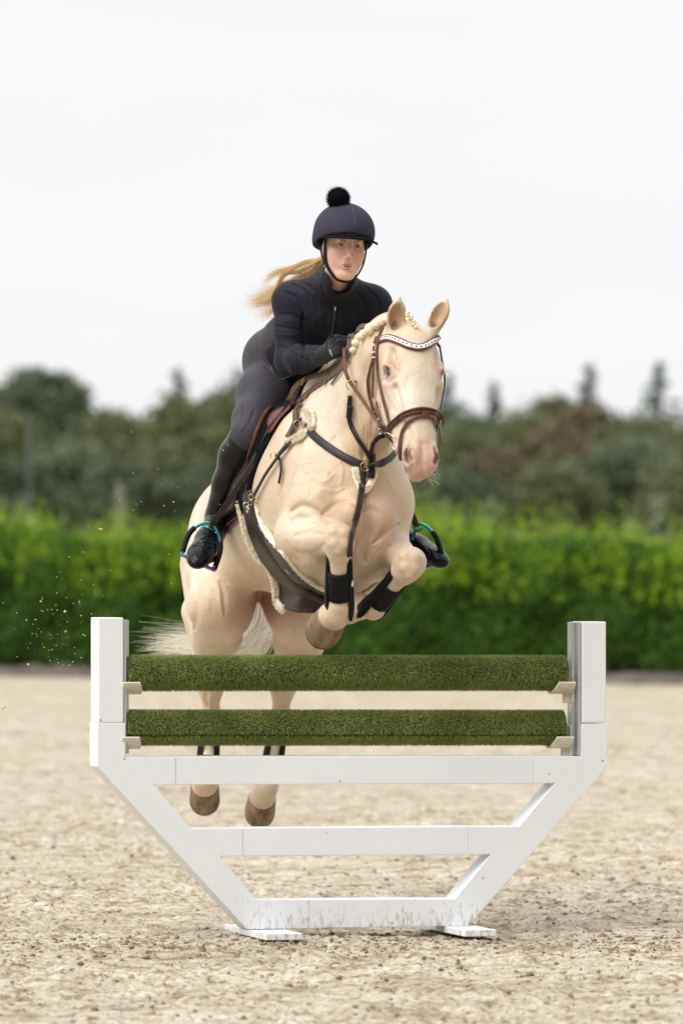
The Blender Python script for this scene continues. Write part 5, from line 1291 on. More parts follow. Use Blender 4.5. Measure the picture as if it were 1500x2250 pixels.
# parts seen in front of the thigh: flap bead, knee rolls, straps - laid a little proud of the pad
PT = BVHTree.FromPolygons([tuple(q) for q in ptop.reshape(-1, 3).tolist()], [(i * 20 + j, i * 20 + j + 1, (i + 1) * 20 + j + 1, (i + 1) * 20 + j) for i in range(49) for j in range(19)])
BK = BVHTree.FromPolygons([tuple(q) for q in np.vstack([brv, ptop.reshape(-1, 3)]).tolist()], [tuple(q) for q in brf.tolist()] + [tuple(len(brv) + x for x in (i * 20 + j, i * 20 + j + 1, (i + 1) * 20 + j + 1, (i + 1) * 20 + j)) for i in range(49) for j in range(19)])
def patch(name, ea, eb, n, k, lift, mat, par, tree, th=.006, smooth=12, bulge=0., yr=(0, 99)):
    A_, B_2 = catmull(ea, 8), catmull(eb, 8); A_ = A_[np.linspace(0, len(A_) - 1, n).round().astype(int)]; B_2 = B_2[np.linspace(0, len(B_2) - 1, n).round().astype(int)]
    Y = np.zeros((n, k)); XY = np.zeros((n, k, 2)); last = None
    for i in range(n):
        for j in range(k):
            q = A_[i] + (B_2[i] - A_[i]) * j / (k - 1); XY[i, j] = q; p, nn = ray(q[0], q[1], tree); Y[i, j] = p[1] if p is not None and yr[0] < p[1] < yr[1] else np.nan
    while np.isnan(Y).any():
        Z = Y.copy()
        for i, j in np.argwhere(np.isnan(Y)):
            nb_ = [Y[a, b_] for a, b_ in ((i - 1, j), (i + 1, j), (i, j - 1), (i, j + 1)) if 0 <= a < n and 0 <= b_ < k and not np.isnan(Y[a, b_])]
            if nb_: Z[i, j] = np.mean(nb_) + .004
        if np.isnan(Z).all(): Z[:] = 21.
        Y = Z
    for _ in range(smooth):
        Z = Y.copy(); Z[1:-1] = (Y[:-2] + Y[2:]) / 2; Y = np.minimum(Y, Z); Z = Y.copy(); Z[:, 1:-1] = (Y[:, :-2] + Y[:, 2:]) / 2; Y = np.minimum(Y, Z)
    U_ = np.sin(np.linspace(0, math.pi, k))[None] * np.sin(np.linspace(.15, math.pi - .15, n))[:, None] ** .5
    fr_ = np.array([[P(XY[i, j, 0], XY[i, j, 1], Y[i, j] - lift - bulge * U_[i, j]) for j in range(k)] for i in range(n)]).reshape(-1, 3); bk = fr_ + V(0, th, 0)
    f = []; N_ = n * k
    for i in range(n - 1):
        for j in range(k - 1): q = (i * k + j, i * k + j + 1, (i + 1) * k + j + 1, (i + 1) * k + j); f += [q, tuple(x + N_ for x in q[::-1])]
    rim = [i * k for i in range(n)] + [(n - 1) * k + j for j in range(1, k)] + [i * k + k - 1 for i in range(n - 2, -1, -1)] + [j for j in range(k - 2, 0, -1)]
    for a, b_ in zip(rim, rim[1:] + rim[:1]): f.append((a, b_, b_ + N_, a + N_))
    o = mesh_obj(name, np.vstack([fr_, bk]), f, mat, par); bm = bmesh.new(); bm.from_mesh(o.data); bmesh.ops.recalc_face_normals(bm, faces=bm.faces); bm.to_mesh(o.data); bm.free(); return o, fr_
_, ffr = patch('knee_panel', [(636, 876), (612, 882), (592, 896), (577, 916), (565, 942), (553, 975), (543, 1005), (537, 1030), (535, 1050)], [(660, 878), (644, 905), (626, 935), (612, 962), (600, 990), (588, 1015), (575, 1040), (565, 1060), (552, 1085)], 30, 12, .006, M_padb, saddle, BK)
FT = BVHTree.FromPolygons([tuple(q) for q in np.vstack([brv, ffr]).tolist()], [tuple(q) for q in brf.tolist()] + [tuple(len(brv) + x for x in (i * 12 + j, i * 12 + j + 1, (i + 1) * 12 + j + 1, (i + 1) * 12 + j)) for i in range(29) for j in range(11)])
patch('knee_roll', [(622, 892), (604, 900), (592, 912), (586, 926), (588, 940)], [(626, 893), (616, 908), (606, 922), (598, 932), (590, 941)], 16, 10, .004, M_brown, saddle, FT, bulge=.022)
patch('knee_roll', [(636, 888), (620, 905), (606, 922), (594, 938), (588, 952)], [(640, 893), (630, 912), (616, 930), (602, 945), (590, 954)], 16, 8, .006, M_brown, saddle, FT, bulge=.018)
PT0 = PT; PT = FT
m = MB(); strap(m, [(634, 880), (612, 884), (592, 896), (577, 916), (565, 942), (553, 975), (543, 1005), (537, 1030), (535, 1048)], .015, .007, PT, .006, 6, 6); m.build('flap_edge', M_brown, saddle, True)
for a_, b_2, r_ in ():
    p0, n0 = ray(*a_, PT); p1, n1 = ray(*b_2, PT)
    if p0 is not None and p1 is not None:
        m = MB(); q = catmull([p0 + n0 * .022, (p0 + p1) / 2 + (n0 + n1) * .013, p1 + n1 * .022], 6); m.tube(q, r_ * np.sqrt(np.clip(1 - np.linspace(-1, 1, len(q)) ** 4, .02, 1)), 12, flat=.7, up=n0); m.build('knee_roll', M_brown, saddle, True)
m = MB()
for pth, w_ in (([(625, 890), (605, 915), (590, 930), (577, 950), (568, 985), (565, 1015)], .006), ([(676, 862), (660, 895), (640, 930), (615, 965), (598, 992), (585, 1008), (572, 1025)], .008)):
    strap(m, pth, w_, .003, PT, .012, 6, 4)
strap(m, [(590, 1000), (576, 1018), (562, 1040), (556, 1052)], .034, .008, PT, .014, 5, 4)
m.build('billet_straps', M_blk, saddle, True)
# stirrup leathers and stirrups
M_irid, nt, b = newmat('rainbow_metal'); g = nt.nodes.new('ShaderNodeNewGeometry'); sx = nt.nodes.new('ShaderNodeSeparateXYZ'); at = nt.nodes.new('ShaderNodeAttribute'); at.attribute_name = 'Col'; lk(nt, at.outputs['Color'], b.inputs['Base Color'])
b.inputs['Metallic'].default_value = .85; b.inputs['Roughness'].default_value = .28
def stirrup(top, footc, side, back, par, name='stirrup'):
    """arch hung from top; side = unit vector along the tread; footc = tread centre"""
    side = unit(side); up = top - footc; h = np.linalg.norm(up); up = unit(up); fw = np.cross(side, up); w = .067
    root = None
    pts = [footc - side * w + up * .002, footc - side * w * 1.02 + up * h * .38, footc - side * w * .92 + up * h * .62, footc - side * w * .6 + up * h * .84, footc - side * w * .25 + up * h * .97, footc + up * h * 1.0,
           footc + side * w * .25 + up * h * .97, footc + side * w * .6 + up * h * .84, footc + side * w * .92 + up * h * .62, footc + side * w * 1.02 + up * h * .38, footc + side * w + up * .002]
    q = catmull(pts, 6); m = MB(); m.tube(q, .0062, 8, flat=1.25, up=fw); m.box(top - up * .020, side * .020, up * .0035, fw * .006)
    m.box(footc, side * (w + .006), up * .005, fw * .012, bevel=.003)
    v = np.concatenate(m.v); t = (v - footc) @ up / h; s_ = (v - footc) @ side / w
    c = np.tile(V(.06, .42, .26), (len(v), 1)); c = lerp(c, 1 - np.abs(t - .8) / .12, V(.05, .20, .50)); c = lerp(c, np.clip(.25 - t, 0, 1) * 6, V(.05, .22, .42)); c = lerp(c, np.where(t < .15, np.clip(s_ * 1.4, 0, 1), 0), V(.22, .06, .36)); c = lerp(c, np.where(t > .93, .8, 0), V(.10, .62, .36))
    o = m.build(name, M_irid, par, True, c)
    m = MB()
    for s_ in (-1, 1): i0, i1 = (0, 16) if s_ < 0 else (len(q) - 16, len(q)); m.tube(q[i0:i1][1:], .0105, 10)
    m.build('rubber_sleeves', M_rub, o, True)
    m = MB(); m.box(footc + up * .002 - fw * .010, side * w * .74, up * .006, fw * .010, bevel=.002); m.build('tread', M_rub, o); return o
M_rub = simple('black_rubber', (.007, .007, .008), .6, spec=.2)
tR, fR = P(463, 1150, 21.52), P(435, 1236, 21.48); stirrup(tR, fR, P(470, 1253, 21.48) - P(399, 1219, 21.48), None, saddle)
tL, fL = P(920, 1153, 21.80), P(946, 1242, 21.78); stirrup(tL, fL, P(978, 1227, 21.74) - P(918, 1256, 21.84), None, saddle)
m = MB(); q = catmull([P(600, 930, 21.40), P(560, 1010, 21.38), P(528, 1063, 21.38), P(498, 1108, 21.44), P(466, 1153, 21.51)], 8); m.ribbon(q, V(.25, -1, .35), .023, .004); m.build('stirrup_leather', M_dbrown, saddle)
m = MB(); q = catmull([P(878, 1000, 21.70), P(889, 1080, 21.74), P(903, 1125, 21.78), P(915, 1157, 21.79)], 8); m.ribbon(q, V(-.2, -1, .2), .023, .004); m.build('stirrup_leather', M_dbrown, saddle)
# girth with stud guard
girth = empty('girth', tuple(T(.2, 0, -.42))); tag(girth, 'dark brown leather belly girth with stud guard and cream fleece edges', 'girth')
gs_ = lambda g: max(0, min(1, (abs(g) - 88) / 92)); gc = lambda g: .245 - .01 * gs_(g); gw = lambda g: float(np.interp(abs(g), [84, 105, 125, 145, 160, 180], [.050, .062, .085, .130, .185, .205]))
full = np.concatenate([np.linspace(84, 180, 40), np.linspace(-177.5, -84, 39)])
gg, gb, gt_ = shell('girth_band', lambda g: gc(g) - gw(g), lambda g: gc(g) + gw(g) * .9, full, .012, .012, M_dbrown, girth, 12)
for j, nm in ((0, 1), (-1, 2)):
    e = gt_[:36, j]; d = np.array([BL * math.sin(math.radians(g)) + BU * math.cos(math.radians(g)) for g in full[:36]]); fleece('fleece_edge', e - d * .006 + BF * (.012 if j else -.012), d, .036, girth, 6500, .009)
_, gfr = patch('stud_guard', [(531, 1106), (540, 1145), (553, 1190), (572, 1222), (594, 1240), (609, 1283), (613, 1322), (636, 1342), (680, 1347), (735, 1345)], [(560, 1104), (570, 1145), (586, 1180), (629, 1227), (655, 1260), (684, 1284), (712, 1298), (735, 1303), (762, 1300)], 36, 12, .016, M_dbrown, girth, HB, th=.012, smooth=6, yr=(20.98, 21.62))
e_ = gfr.reshape(36, 12, 3)[:27:2, 0]; fleece('fleece_edge', e_ + V(-.006, .008, -.004), V(-.4, -1, -.3) / 1.12, .036, girth, 6000, .009)
e_ = gfr.reshape(36, 12, 3)[::2, -1]; fleece('fleece_edge', e_ + V(.006, .006, .006), V(.3, -1, .3) / 1.1, .030, girth, 4500, .009)
m = MB(); c0 = S3(660, 1322, .02); 
ring(m, wrap(.26, -98, .026), .011, .002, -BL); ring(m, wrap(.26, -94, .03), .009, .0018, V(0, -1, 0)); m.build('buckles', M_steel, girth, True)
# ---- breastplate
bp = empty('breastplate', tuple(S3(800, 1025, .0))); tag(bp, 'dark brown breastplate with martingale fork and fleece patches across the horse chest', 'breastplate')
M_navy = leather('dark_grey_leather', (.026, .023, .025), .42)
m = MB(); strap(m, [(672, 938), (700, 966), (735, 992), (770, 1012), (797, 1023)], .030, .006, lift=.003, smooth=8); m.build('chest_strap', M_navy, bp, True)
m = MB(); strap(m, [(812, 1022), (834, 1018, 20.78), (854, 1007, 20.82), (867, 992, 20.88), (872, 972, 20.95)], .028, .006, lift=.004, smooth=3); m.build('chest_strap', M_navy, bp, True)
m = MB(); strap(m, [(797, 1030), (795, 1060), (790, 1095), (783, 1130), (774, 1162), (768, 1190), (766, 1220)], .024, .006, lift=.004, smooth=6); m.build('centre_strap', M_dbrown, bp, True)
m = MB(); strap(m, [(772, 868), (769, 890), (768, 915), (775, 940), (787, 960), (801, 980), (811, 1000), (813, 1025), (812, 1052)], .017, .006, lift=.008, smooth=3); strap(m, [(856, 942, 20.86), (846, 950, 20.83), (832, 960, 20.80), (819, 975, 20.78), (813, 995), (812, 1020)], .017, .006, lift=.011, smooth=3)
strap(m, [(813, 995), (813, 1025), (812, 1052)], .027, .006, lift=.013); strap(m, [(772, 890), (768, 916)], .021, .006, lift=.012)
m.build('martingale_fork', M_blk, bp, True)
m = MB(); strap(m, [(780, 1028), (784, 1052), (795, 1076), (806, 1072), (816, 1056), (822, 1036)], .026, .008, lift=.002, smooth=0); m.build('fleece_patch', M_fleece, bp, True)
p, nn = surf([(778, 1030), (783, 1048), (791, 1064), (800, 1074), (812, 1066), (820, 1046), (823, 1034)], lift=.004, n=3); fleece('fleece_rim', p, nn, .022, bp, 1500, .007)
m = MB(); strap(m, [(654, 962), (638, 985), (622, 1003), (608, 1022), (592, 1045), (578, 1070), (566, 1092), (560, 1106)], .015, .005, lift=.016, smooth=3); strap(m, [(612, 1002), (621, 1012), (623, 1035), (618, 1062)], .012, .003, lift=.012, smooth=0)
strap(m, [(640, 980), (622, 1003)], .020, .006, lift=.018); m.build('side_strap', M_dbrown, bp, True)
m = MB(); strap(m, [(668, 888), (656, 905), (655, 928), (645, 950), (636, 965)], .030, .008, lift=.010, smooth=2); m.build('shoulder_piece', M_brown, bp, True)
m = MB(); strap(m, [(672, 925), (660, 928), (653, 945), (650, 955)], .014, .006, lift=.018, smooth=1); m.build('shoulder_loop', M_navy, bp, True)
for k, pth in enumerate(([(676, 903), (688, 910), (692, 925), (690, 942)], [(680, 950), (662, 962), (648, 970), (636, 978)])):
    p, nn = surf(pth, lift=.010, n=4); fleece('fleece_pad', p, nn, .030, bp, 1900, .010)
m = MB(); ring(m, S3(667, 937, .024), .016, .0022, V(.2, -1, 0)); ring(m, S3(800, 1026, .016), .016, .0022, V(.1, -1, 0)); ring(m, S3(611, 1004, .02), .012, .0018, V(-.3, -1, 0)); ring(m, S3(568, 1092, .03), .010, .002, V(-.3, -1, 0)); ring(m, S3(566, 1104, .03), .010, .002, V(-.6, -.6, 0))
m.build('rings', M_brass, bp, True)
# ---- bridle
br = empty('bridle', tuple(Q(.25, 0, 0))); tag(br, 'brown leather bridle with jewelled white browband, crank noseband and flash strap', 'bridle')
BBP = [(826, 748), (836, 747), (850, 744), (863, 746), (880, 753), (898, 761), (918, 765), (935, 761), (950, 751), (961, 740)]
m = MB(); bpp, bnn = strap(m, BBP, .029, .006, lift=.004, n=8, smooth=2); m.build('browband', M_brown, br, True)
sdv = np.cross(bnn, np.gradient(bpp, axis=0)); 
k0, k1 = 11, len(bpp); m = MB(); m.ribbon(bpp[k0:k1] + bnn[k0:k1] * .005, bnn[k0:k1], .0155, .0028); m.build('crystal_band', simple('white_crystal', (.80, .80, .82), .2, var=.12, scale=300), br, True)
m = MB()
arc = np.concatenate([[0], np.cumsum(np.linalg.norm(np.diff(bpp[k0:k1], axis=0), axis=1))])
for t in np.linspace(.02, .98, 19): i = k0 + int(np.searchsorted(arc, t * arc[-1])); i = min(i, k1 - 1); m.ball(bpp[i] + bnn[i] * .0078, .0036, 8)
m.build('dark_crystals', simple('dark_crystal', (.012, .014, .018), .1), br, True)
m = MB(); strap(m, [(832, 745), (830, 775), (831, 800), (835, 835), (842, 870), (850, 900), (859, 934)], .014, .005, lift=.004, smooth=3); strap(m, [(842, 720), (836, 735), (832, 748)], .012, .004, lift=.004); m.build('cheekpiece', M_brown, br, True)
m = MB(); strap(m, [(826, 762), (826, 800), (825, 840), (824, 874)], .010, .004, lift=.009, smooth=3); m.build('cheek_strap_end', M_brown, br, True)
m = MB(); strap(m, [(826, 778), (817, 810), (811, 838), (814, 866), (820, 890), (824, 902)], .012, .005, lift=.006, smooth=2); m.build('throat_lash', M_brown, br, True)
m = MB(); nbp, nbn = strap(m, [(852, 950), (860, 938), (872, 925), (888, 913), (910, 905), (932, 903), (951, 907), (962, 917), (966, 932)], .025, .008, lift=.004, smooth=4); m.tube(nbp + nbn * .010 + V(0, 0, .005), .0036, 6); m.tube(nbp + nbn * .010 - V(0, 0, .007), .0030, 6); m.build('noseband', M_brown, br, True)
m = MB(); strap(m, [(931, 915), (912, 919), (897, 930), (887, 948), (882, 968), (880, 990), (882, 1008)], .014, .005, lift=.006, smooth=3); strap(m, [(931, 915), (946, 920), (956, 934), (961, 952), (962, 975)], .014, .005, lift=.006, smooth=2); m.build('flash_strap', M_brown, br, True)
m = MB(); p, nn = ray(931, 914); m.box(p + nn * .010, V(.011, 0, 0), V(0, .004, 0), V(0, 0, .012), bevel=.003); m.build('flash_loop', M_brown, br, True)
# right-hand side of the head, just past the outline
m = MB(); q = catmull([Q(.06, .105, -.04), Q(.13, .112, -.045), Q(.20, .119, -.055), Q(.27, .105, -.06), Q(.35, .085, -.06), Q(.41, .070, -.055)], 6); m.ribbon(q, HS, .014, .004); m.build('cheekpiece', M_brown, br, True)
m = MB(); q = catmull([Q(.035, -.098, -.07), Q(.00, -.085, -.10), Q(-.045, -.04, -.11), Q(-.055, 0, -.115), Q(-.04, .05, -.11), Q(.0, .09, -.09), Q(.06, .105, -.045)], 6); m.ribbon(q, np.array([unit(x - Q(.1, 0, -.09)) for x in q]), .024, .005); m.build('headpiece', M_brown, br, True)
m = MB(); strap(m, [(833, 884), (836, 905), (840, 922), (845, 938), (853, 952), (860, 966)], .016, .007, lift=.008, smooth=1); strap(m, [(826, 903), (832, 920), (838, 935), (848, 950), (858, 962)], .010, .006, lift=.010); m.build('bit_strap', M_brown, br, True)
m = MB(); ring(m, S3(827, 780, .012), .010, .0018, V(-.3, -1, 0)); ring(m, S3(841, 926, .016), .013, .0022, V(-.3, -1, 0), .5); ring(m, S3(843, 942, .016), .010, .0022, V(-.3, -1, 0), .6)
m.tube([S3(853, 948, .016), S3(862, 951, .018), S3(869, 959, .018), S3(875, 964, .014)], .003, 6); m.tube([S3(864, 974, .012), S3(868, 982, .012), S3(875, 992, .010)], .0024, 6); ring(m, Q(.375, .088, -.045), .009, .002, HS)
m.tube([Q(.405, .062, -.030), Q(.43, .060, -.03), Q(.45, .056, -.03)], .003, 6)
m.build('bit_and_buckles', M_steel, br, True)
# ---- reins and running martingale ring
rn = empty('reins', tuple(P(757, 780, 20.92))); tag(rn, 'brown laced reins running from the bit through the rider gloves', 'reins')
hR = P(766, 757, 20.90)
m = MB(); bit = S3(850, 952, .012); q = catmull([P(756, 765, 20.90), P(757, 800, 20.86), P(762, 825, 20.84), P(776, 850, 20.82), P(800, 884, 20.74), P(824, 920, 20.64), P(838, 940, 20.58), bit], 8); m.ribbon(q, V(-.35, -1, .25), .013, .005); m.build('rein', M_brown, rn, True)
M_web = simple('rein_web', (.12, .085, .06), .7, var=.3, scale=90)
def fronted(p, gap=.014, trees=None):
    px = 750 + p[0] * F_PX / p[1]; py = HOR - (p[2] - CAM_H) * F_PX / p[1]; Y = p[1]
    for t in (HB, JT, BRT):
        h, _ = ray(px, py, t)
        if h is not None: Y = min(Y, h[1] - gap)
    return P(px, py, Y)
BRT = BVHTree.FromPolygons([tuple(q) for q in brv.tolist()], brf.tolist())
def web(name, c, w, lines=3):
    """broad laced rein: one band with raised ribs"""
    c = catmull([fronted(x) for x in c], 7); n_ = V(-.25, -1, .45); t = np.gradient(c, axis=0); t /= np.linalg.norm(t, axis=1)[:, None]; sv = np.cross(t, n_); sv /= np.linalg.norm(sv, axis=1)[:, None]
    m = MB(); m.ribbon(c, n_, w, .004)
    for k in range(lines): m.tube(c + sv * w * (-.36 + .72 * k / (lines - 1)) + unit(n_) * .0045, .0022, 5)
    return m.build(name, M_web, rn, True)
web('rein_loop', [P(772, 735, 21.00), P(770, 752, 20.93), P(765, 775, 20.90), P(760, 792, 20.92)], .026, 4)
m = MB(); m.ribbon(catmull([P(784, 733, 21.02), P(792, 719, 20.99), P(803, 717, 20.97), P(812, 722, 20.98)], 6), V(-.2, -1, .4), .020, .005); m.build('rein_loop', M_web, rn, True)
web('rein_loop', [P(756, 790, 20.95), P(735, 806, 21.04), P(705, 822, 21.14), P(672, 833, 21.20), P(650, 850, 21.22), P(640, 872, 21.24), P(646, 886, 21.26)], .021)
web('rein_loop', [P(758, 798, 20.95), P(738, 818, 21.04), P(712, 838, 21.14), P(690, 853, 21.18), P(668, 872, 21.22), P(652, 888, 21.26)], .024)
web('rein_loop', [P(760, 800, 20.96), P(745, 822, 21.02), P(728, 845, 21.10)], .006, 2)
m = MB()
for (px, py, Y, a) in ((716, 818, 21.09, .5), (665, 838, 21.18, .3), (716, 838, 21.10, .6), (672, 870, 21.19, .7), (763, 790, 20.90, -.2), (757, 795, 20.92, .4)):
    m.box(fronted(P(px, py, Y), .020), unit(V(math.sin(a), .1, math.cos(a))) * .015, unit(V(math.cos(a), 0, -math.sin(a))) * .004, V(0, .006, 0), bevel=.001)
m.build('rein_stops', simple('tan_leather', (.22, .085, .045), .4), rn)
m = MB(); ring(m, P(772, 846, 20.81), .019, .0018, V(-.2, -1, 0)); m.build('martingale_ring', M_brass, bp, True)
m = MB(); m.tube([P(779, 838, 20.83), P(787, 842, 20.86), P(787, 856, 20.88), P(780, 866, 20.90), P(774, 872, 20.91)], .006, 6, flat=.5); m.build('ring_loop', M_blk, bp, True)
# ---- whip
wh = MB(); wh.tube([P(768, 742, 20.95), P(735, 772, 21.06), P(690, 800, 21.18), P(646, 842, 21.30), P(612, 834, 21.38)][:3] + [P(646, 824, 21.28), P(612, 836, 21.34)], [.006, .006, .004, .003, .002], 7)
wh.tube(catmull([P(738, 740, 20.97), P(726, 738, 20.95), P(718, 752, 20.94), P(716, 780, 20.94), P(718, 800, 20.97)], 6), .0028, 6)
tag(wh.build('riding_whip', M_blk, None, True), 'thin black riding whip with wrist loop in the gloved hand', 'whip')
# ---- boots on the legs
M_neo = simple('black_neoprene', (.005, .005, .006), .62, var=.3, scale=90, bs_=.15, bd=.002, spec=.2)
def tendon_boot(kn, ft, out, label, r=.040, hind=False, t0=.22, front=None):
    root = empty('tendon_boot', tuple(ft)); tag(root, label, 'tendon boot', 'black protective boots on the horse legs')
    d = unit(ft - kn); fr_ = unit((front if front is not None else V(0, -1, 0)) - d * ((front if front is not None else V(0, -1, 0)) @ d)); sd_ = np.cross(d, fr_); L_ = np.linalg.norm(ft - kn)
    def shellc(name, a0, a1, ts, rs, mat=M_neo, th=.005, ax_off=0.):
        n = 20; v = []
        for t, r_ in zip(ts, rs):
            for lay in (0, th):
                for k in range(n):
                    a = math.radians(a0 + (a1 - a0) * k / (n - 1)); v.append(kn + d * L_ * t + (fr_ * math.cos(a) + sd_ * math.sin(a)) * (r_ + lay))
        f = []
        for i in range(len(ts) - 1):
            for k in range(n - 1):
                b_ = i * 2 * n; c_ = b_ + 2 * n; f += [(b_ + n + k, b_ + n + k + 1, c_ + n + k + 1, c_ + n + k), (b_ + k, c_ + k, c_ + k + 1, b_ + k + 1)]
            for k in (0, n - 1): f.append((b_ + k, b_ + n + k, c_ + n + k, c_ + k))
        for b_ in (0, (len(ts) - 1) * 2 * n):
            for k in range(n - 1): f.append((b_ + k, b_ + k + 1, b_ + n + k + 1, b_ + n + k))
        o = mesh_obj(name, v, f, mat, root); bm = bmesh.new(); bm.from_mesh(o.data); bmesh.ops.recalc_face_normals(bm, faces=bm.faces); bm.to_mesh(o.data); bm.free(); return o
    shellc('boot_shell', 62 if not hind else 32, 298 if not hind else 328, [t0, t0 + .08, .5, .8, .98, 1.12], [r + .008, r + .001, r - .002, r + .001, r + .008, r + .010])
    shellc('front_strap', -75, 75, [.46, .5, .82, .88] if not hind else [.74, .78, .95, 1.02], [r + .001, r + .003, r + .004, r + .003])
    if not hind:
        for s_ in (-1, 1):
            m = MB(); q = catmull([kn + d * L_ * .30 + sd_ * s_ * (r + .004), kn + d * L_ * .6 + sd_ * s_ * (r + .006) + fr_ * .012, kn + d * L_ * .95 + sd_ * s_ * (r + .008) + fr_ * .014, kn + d * L_ * 1.20 + sd_ * s_ * (r + .004) + fr_ * .012], 5)
            m.ribbon(q, sd_ * s_ + fr_ * .5, np.interp(np.linspace(0, 1, len(q)), [0, .3, .7, .92, 1], [.016, .022, .034, .026, .008]), .006); m.build('side_shield', M_neo, root, True)
        if out: m = MB(); c_ = kn + d * L_ * .62 - sd_ * (r + .013) * (1 if out > 0 else -1) + fr_ * .012; m.ball(c_, (.006, .006, .014), 10); m.build('badge', simple('white_badge', (.7, .7, .7), .4), root, True)
    return root
tendon_boot(RK, RF, 1, 'black tendon boot on the foreleg folded at centre', .037, front=V(-.15, -1, -.1))
tendon_boot(LK, LF, 0, 'black tendon boot on the foreleg at the right of the chest', .037, front=V(.45, -.8, -.5))
tendon_boot(P(463, 1560, 22.5), P(456, 1692, 22.5), 0, 'black fetlock boot on the left hind leg in the photo', .040, True, .42)
tendon_boot(P(617, 1565, 22.6), P(596, 1692, 22.62), 0, 'black fetlock boot on the right hind leg in the photo', .038, True, .42)
# ---- mane plaits, forelock plait, tail, whiskers
M_mane = simple('cream_mane', (.74, .64, .46), .7, var=.22, scale=160, bs_=.5, bd=.002, sc=(1, 1, .4))
for i, (px, py, r_) in enumerate([(849, 700, .019), (832, 711, .0235), (814, 722, .025), (798, 736, .025), (785, 750, .023), (779, 767, .018)]):
    p, nn = ray(px, py + 12, HB); Yk = (p[1] if p is not None else 20.95) - .005; c_ = P(px, py, Yk); m = MB()
    for k in range(3): a = k * 2.1 + i; m.ball(c_ + V(math.cos(a), .5 * math.sin(a), math.sin(a * 1.3)) * r_ * .35, (r_ * .82, r_ * .8, r_ * .66), 10, [V(1, 0, .4 * math.sin(a)), V(0, 1, 0), V(-.4 * math.sin(a), 0, 1)])
    o = m.build('mane_plait', M_mane, horse, True); fuzz('mane_hairs', [c_], [r_ * .9], 70, .010, .0004, M_mane, o)
m = MB()
for i, (px, py) in enumerate([(893, 688), (897, 693), (899, 699), (903, 704), (905, 710), (909, 716), (911, 721)]):
    p, nn = ray(px, py, HB); c_ = p + nn * .006 if p is not None else P(px, py, 20.6); m.ball(c_ + V((-1) ** i * .003, 0, 0), (.0105 - i * .0004, .008, .007), 9, [V(1, 0, .5 * (-1) ** i), V(0, 1, 0), V(-.5 * (-1) ** i, 0, 1)])
m.build('forelock_plait', M_mane, horse, True)
M_tail, nt, b = newmat('tail_hair'); g = nt.nodes.new('ShaderNodeNewGeometry'); r = ramp(nt, g.outputs['Random Per Island'], [(0, (.85, .77, .60)), (.5, (.93, .88, .77)), (1, (.97, .95, .90))]); lk(nt, r.outputs[0], b.inputs['Base Color']); b.inputs['Roughness'].default_value = .45
root_t = T(-1.08, 0, .16)
tg = [([root_t, T(-1.2, 0, .02), P(560, 1240, 23.0), P(566, 1320, 23.0), P(548, 1395, 22.95), P(500, 1432, 22.9), P(440, 1436, 22.9), P(375, 1424, 22.9), P(300, 1424, 22.9)], 1.),
      ([root_t, T(-1.2, 0, .02), P(562, 1240, 23.0), P(570, 1320, 23.0), P(560, 1385, 22.95), P(520, 1420, 22.9), P(470, 1415, 22.9), P(400, 1408, 22.9), P(318, 1412, 22.9)], 1.),
      ([root_t, T(-1.2, 0, .02), P(565, 1240, 23.0), P(580, 1330, 23.0), P(585, 1380, 22.95), P(560, 1425, 22.9), P(520, 1450, 22.9), P(470, 1470, 22.9)], 1.),
      ([root_t, T(-1.2, 0, .02), P(565, 1240, 23.0), P(585, 1330, 23.0), P(603, 1375, 22.95), P(598, 1395, 22.9), P(570, 1412, 22.9), P(545, 1440, 22.9)], .45)]
strands('tail', [(np.array(a), b_) for a, b_ in tg], 1700, .028, M_tail, horse, .0013, .010, jit=.6)
m = MB()
for i in range(46):
    s_ = rng.uniform(-.3, 1); a = rng.uniform(.52, .60); p0 = Q(a, s_ * .05, -.02 - rng.uniform(0, .07)); d = unit(HS * (s_ * 1.2) + HN * .3 + HA * rng.uniform(-.1, 1.) + rng.normal(0, .2, 3)); l = rng.uniform(.02, .05)
    m.tube(catmull([p0, p0 + d * l * .5, p0 + d * l + V(0, 0, -.010)], 3), [.0005, .0005, .0004, .0004, .0003, .0003, .0002], 3)
m.build('whiskers', simple('whisker', (.8, .75, .65), .4), horse, False)
m = MB()
for s in (-1, 1):
    for i in range(12): p0 = Q(.182 + rng.normal(0, .006), s * .104, -.022); m.tube(catmull([p0, p0 + HS * s * .012 + HN * .008, p0 + HS * s * .022 + HN * .010 + HA * rng.uniform(.0, .02)], 3), [.0006] * 6 + [.0002], 3)
m.build('eyelash', simple('lash', (.75, .68, .55), .4), horse, False)

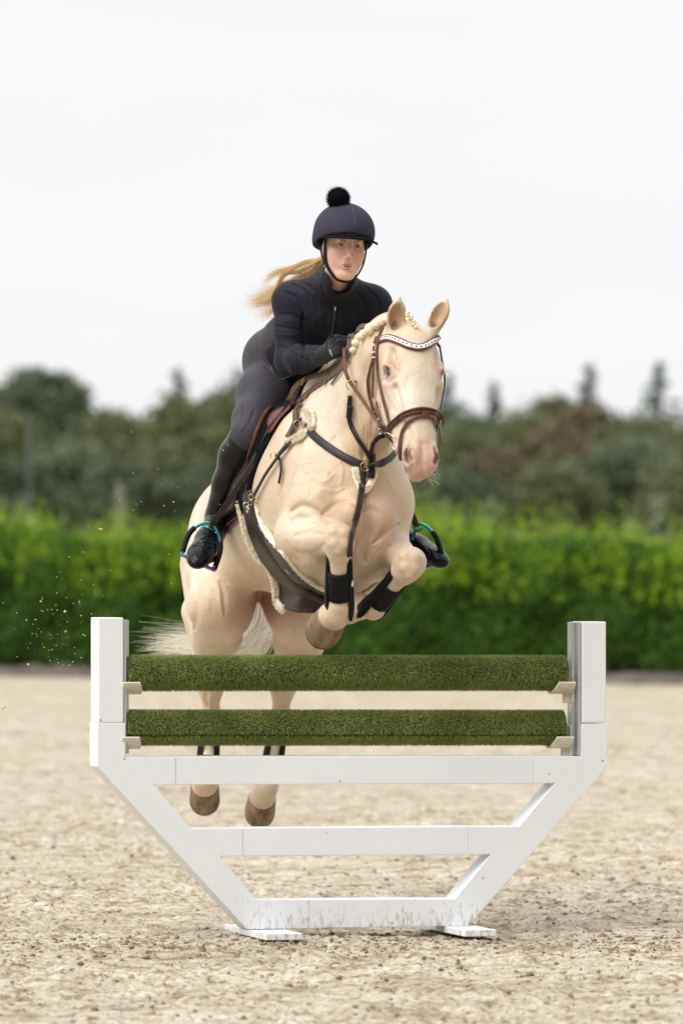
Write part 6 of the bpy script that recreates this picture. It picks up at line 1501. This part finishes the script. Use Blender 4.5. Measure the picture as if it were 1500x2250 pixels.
# ---------------------------------------------------------------- separate pieces become parts of their own
def split_pieces(o, newname, most=90):
    me = o.data; n = len(me.vertices); par = np.arange(n); ed = np.array([e.vertices[:] for e in me.edges])
    def find(x):
        while par[x] != x: par[x] = par[par[x]]; x = par[x]
        return x
    for a, b_ in ed:
        ra, rb = find(a), find(b_)
        if ra != rb: par[ra] = rb
    root_ = np.array([find(i) for i in range(n)]); ids = np.unique(root_)
    if len(ids) < 2: o.name = newname; return
    co = np.array([v.co[:] for v in me.vertices]); polys = [tuple(p.vertices) for p in me.polygons]; col = None
    if me.color_attributes: col = np.zeros(n * 4, np.float32); me.color_attributes[0].data.foreach_get('color', col); col = col.reshape(-1, 4)
    sm = me.polygons[0].use_smooth; mats = list(me.materials); parent = o.parent; mods = [(m.type, getattr(m, 'width', 0)) for m in o.modifiers]; loc = o.location.copy(); kids = list(o.children)
    first = None
    for k in ids:
        vi = np.where(root_ == k)[0]; mp_ = {int(v): i for i, v in enumerate(vi)}; f = [tuple(mp_[x] for x in p) for p in polys if p[0] in mp_]
        nm = bpy.data.meshes.new(newname); nm.from_pydata(co[vi].tolist(), [], f)
        if sm: nm.polygons.foreach_set('use_smooth', np.ones(len(nm.polygons), bool))
        if col is not None: a = nm.color_attributes.new('Col', 'FLOAT_COLOR', 'POINT'); a.data.foreach_set('color', col[vi].ravel())
        for m_ in mats: nm.materials.append(m_)
        q = bpy.data.objects.new(newname, nm); SC.collection.objects.link(q); q.parent = parent; q.location = loc
        for t, w in mods:
            if t == 'BEVEL': bevel_mod(q, w)
        first = first or q
    for c_ in kids: c_.parent = first
    bpy.data.objects.remove(o)
SPLIT = {'riding_boots': 'riding_boot', 'boot_soles': 'boot_sole', 'rubber_sleeves': 'rubber_sleeve', 'rings': 'ring', 'rein_stops': 'rein_stop', 'end_cap': 'end_cap', 'keyhole_slots': 'keyhole_slot', 'gloves': 'glove',
         'laces': 'lace', 'eyelids': 'eyelid', 'bit_and_buckles': 'buckle', 'billet_straps': 'billet_strap', 'dark_crystals': 'dark_crystal', 'buckles': 'buckle', 'chin_strap': 'chin_strap', 'cheekpiece': 'cheekpiece', 'bit_strap': 'bit_strap',
         'martingale_fork': 'martingale_strap', 'side_strap': 'side_strap', 'flash_strap': 'flash_strap', 'bracket': 'bracket', 'piping': 'piping', 'noseband': None, 'foot': None, 'eyelash': None}
for o in [q for q in SC.objects if q.type == 'MESH' and q.parent is not None and SPLIT.get(q.name.split('.')[0])]:
    split_pieces(o, SPLIT[o.name.split('.')[0]])
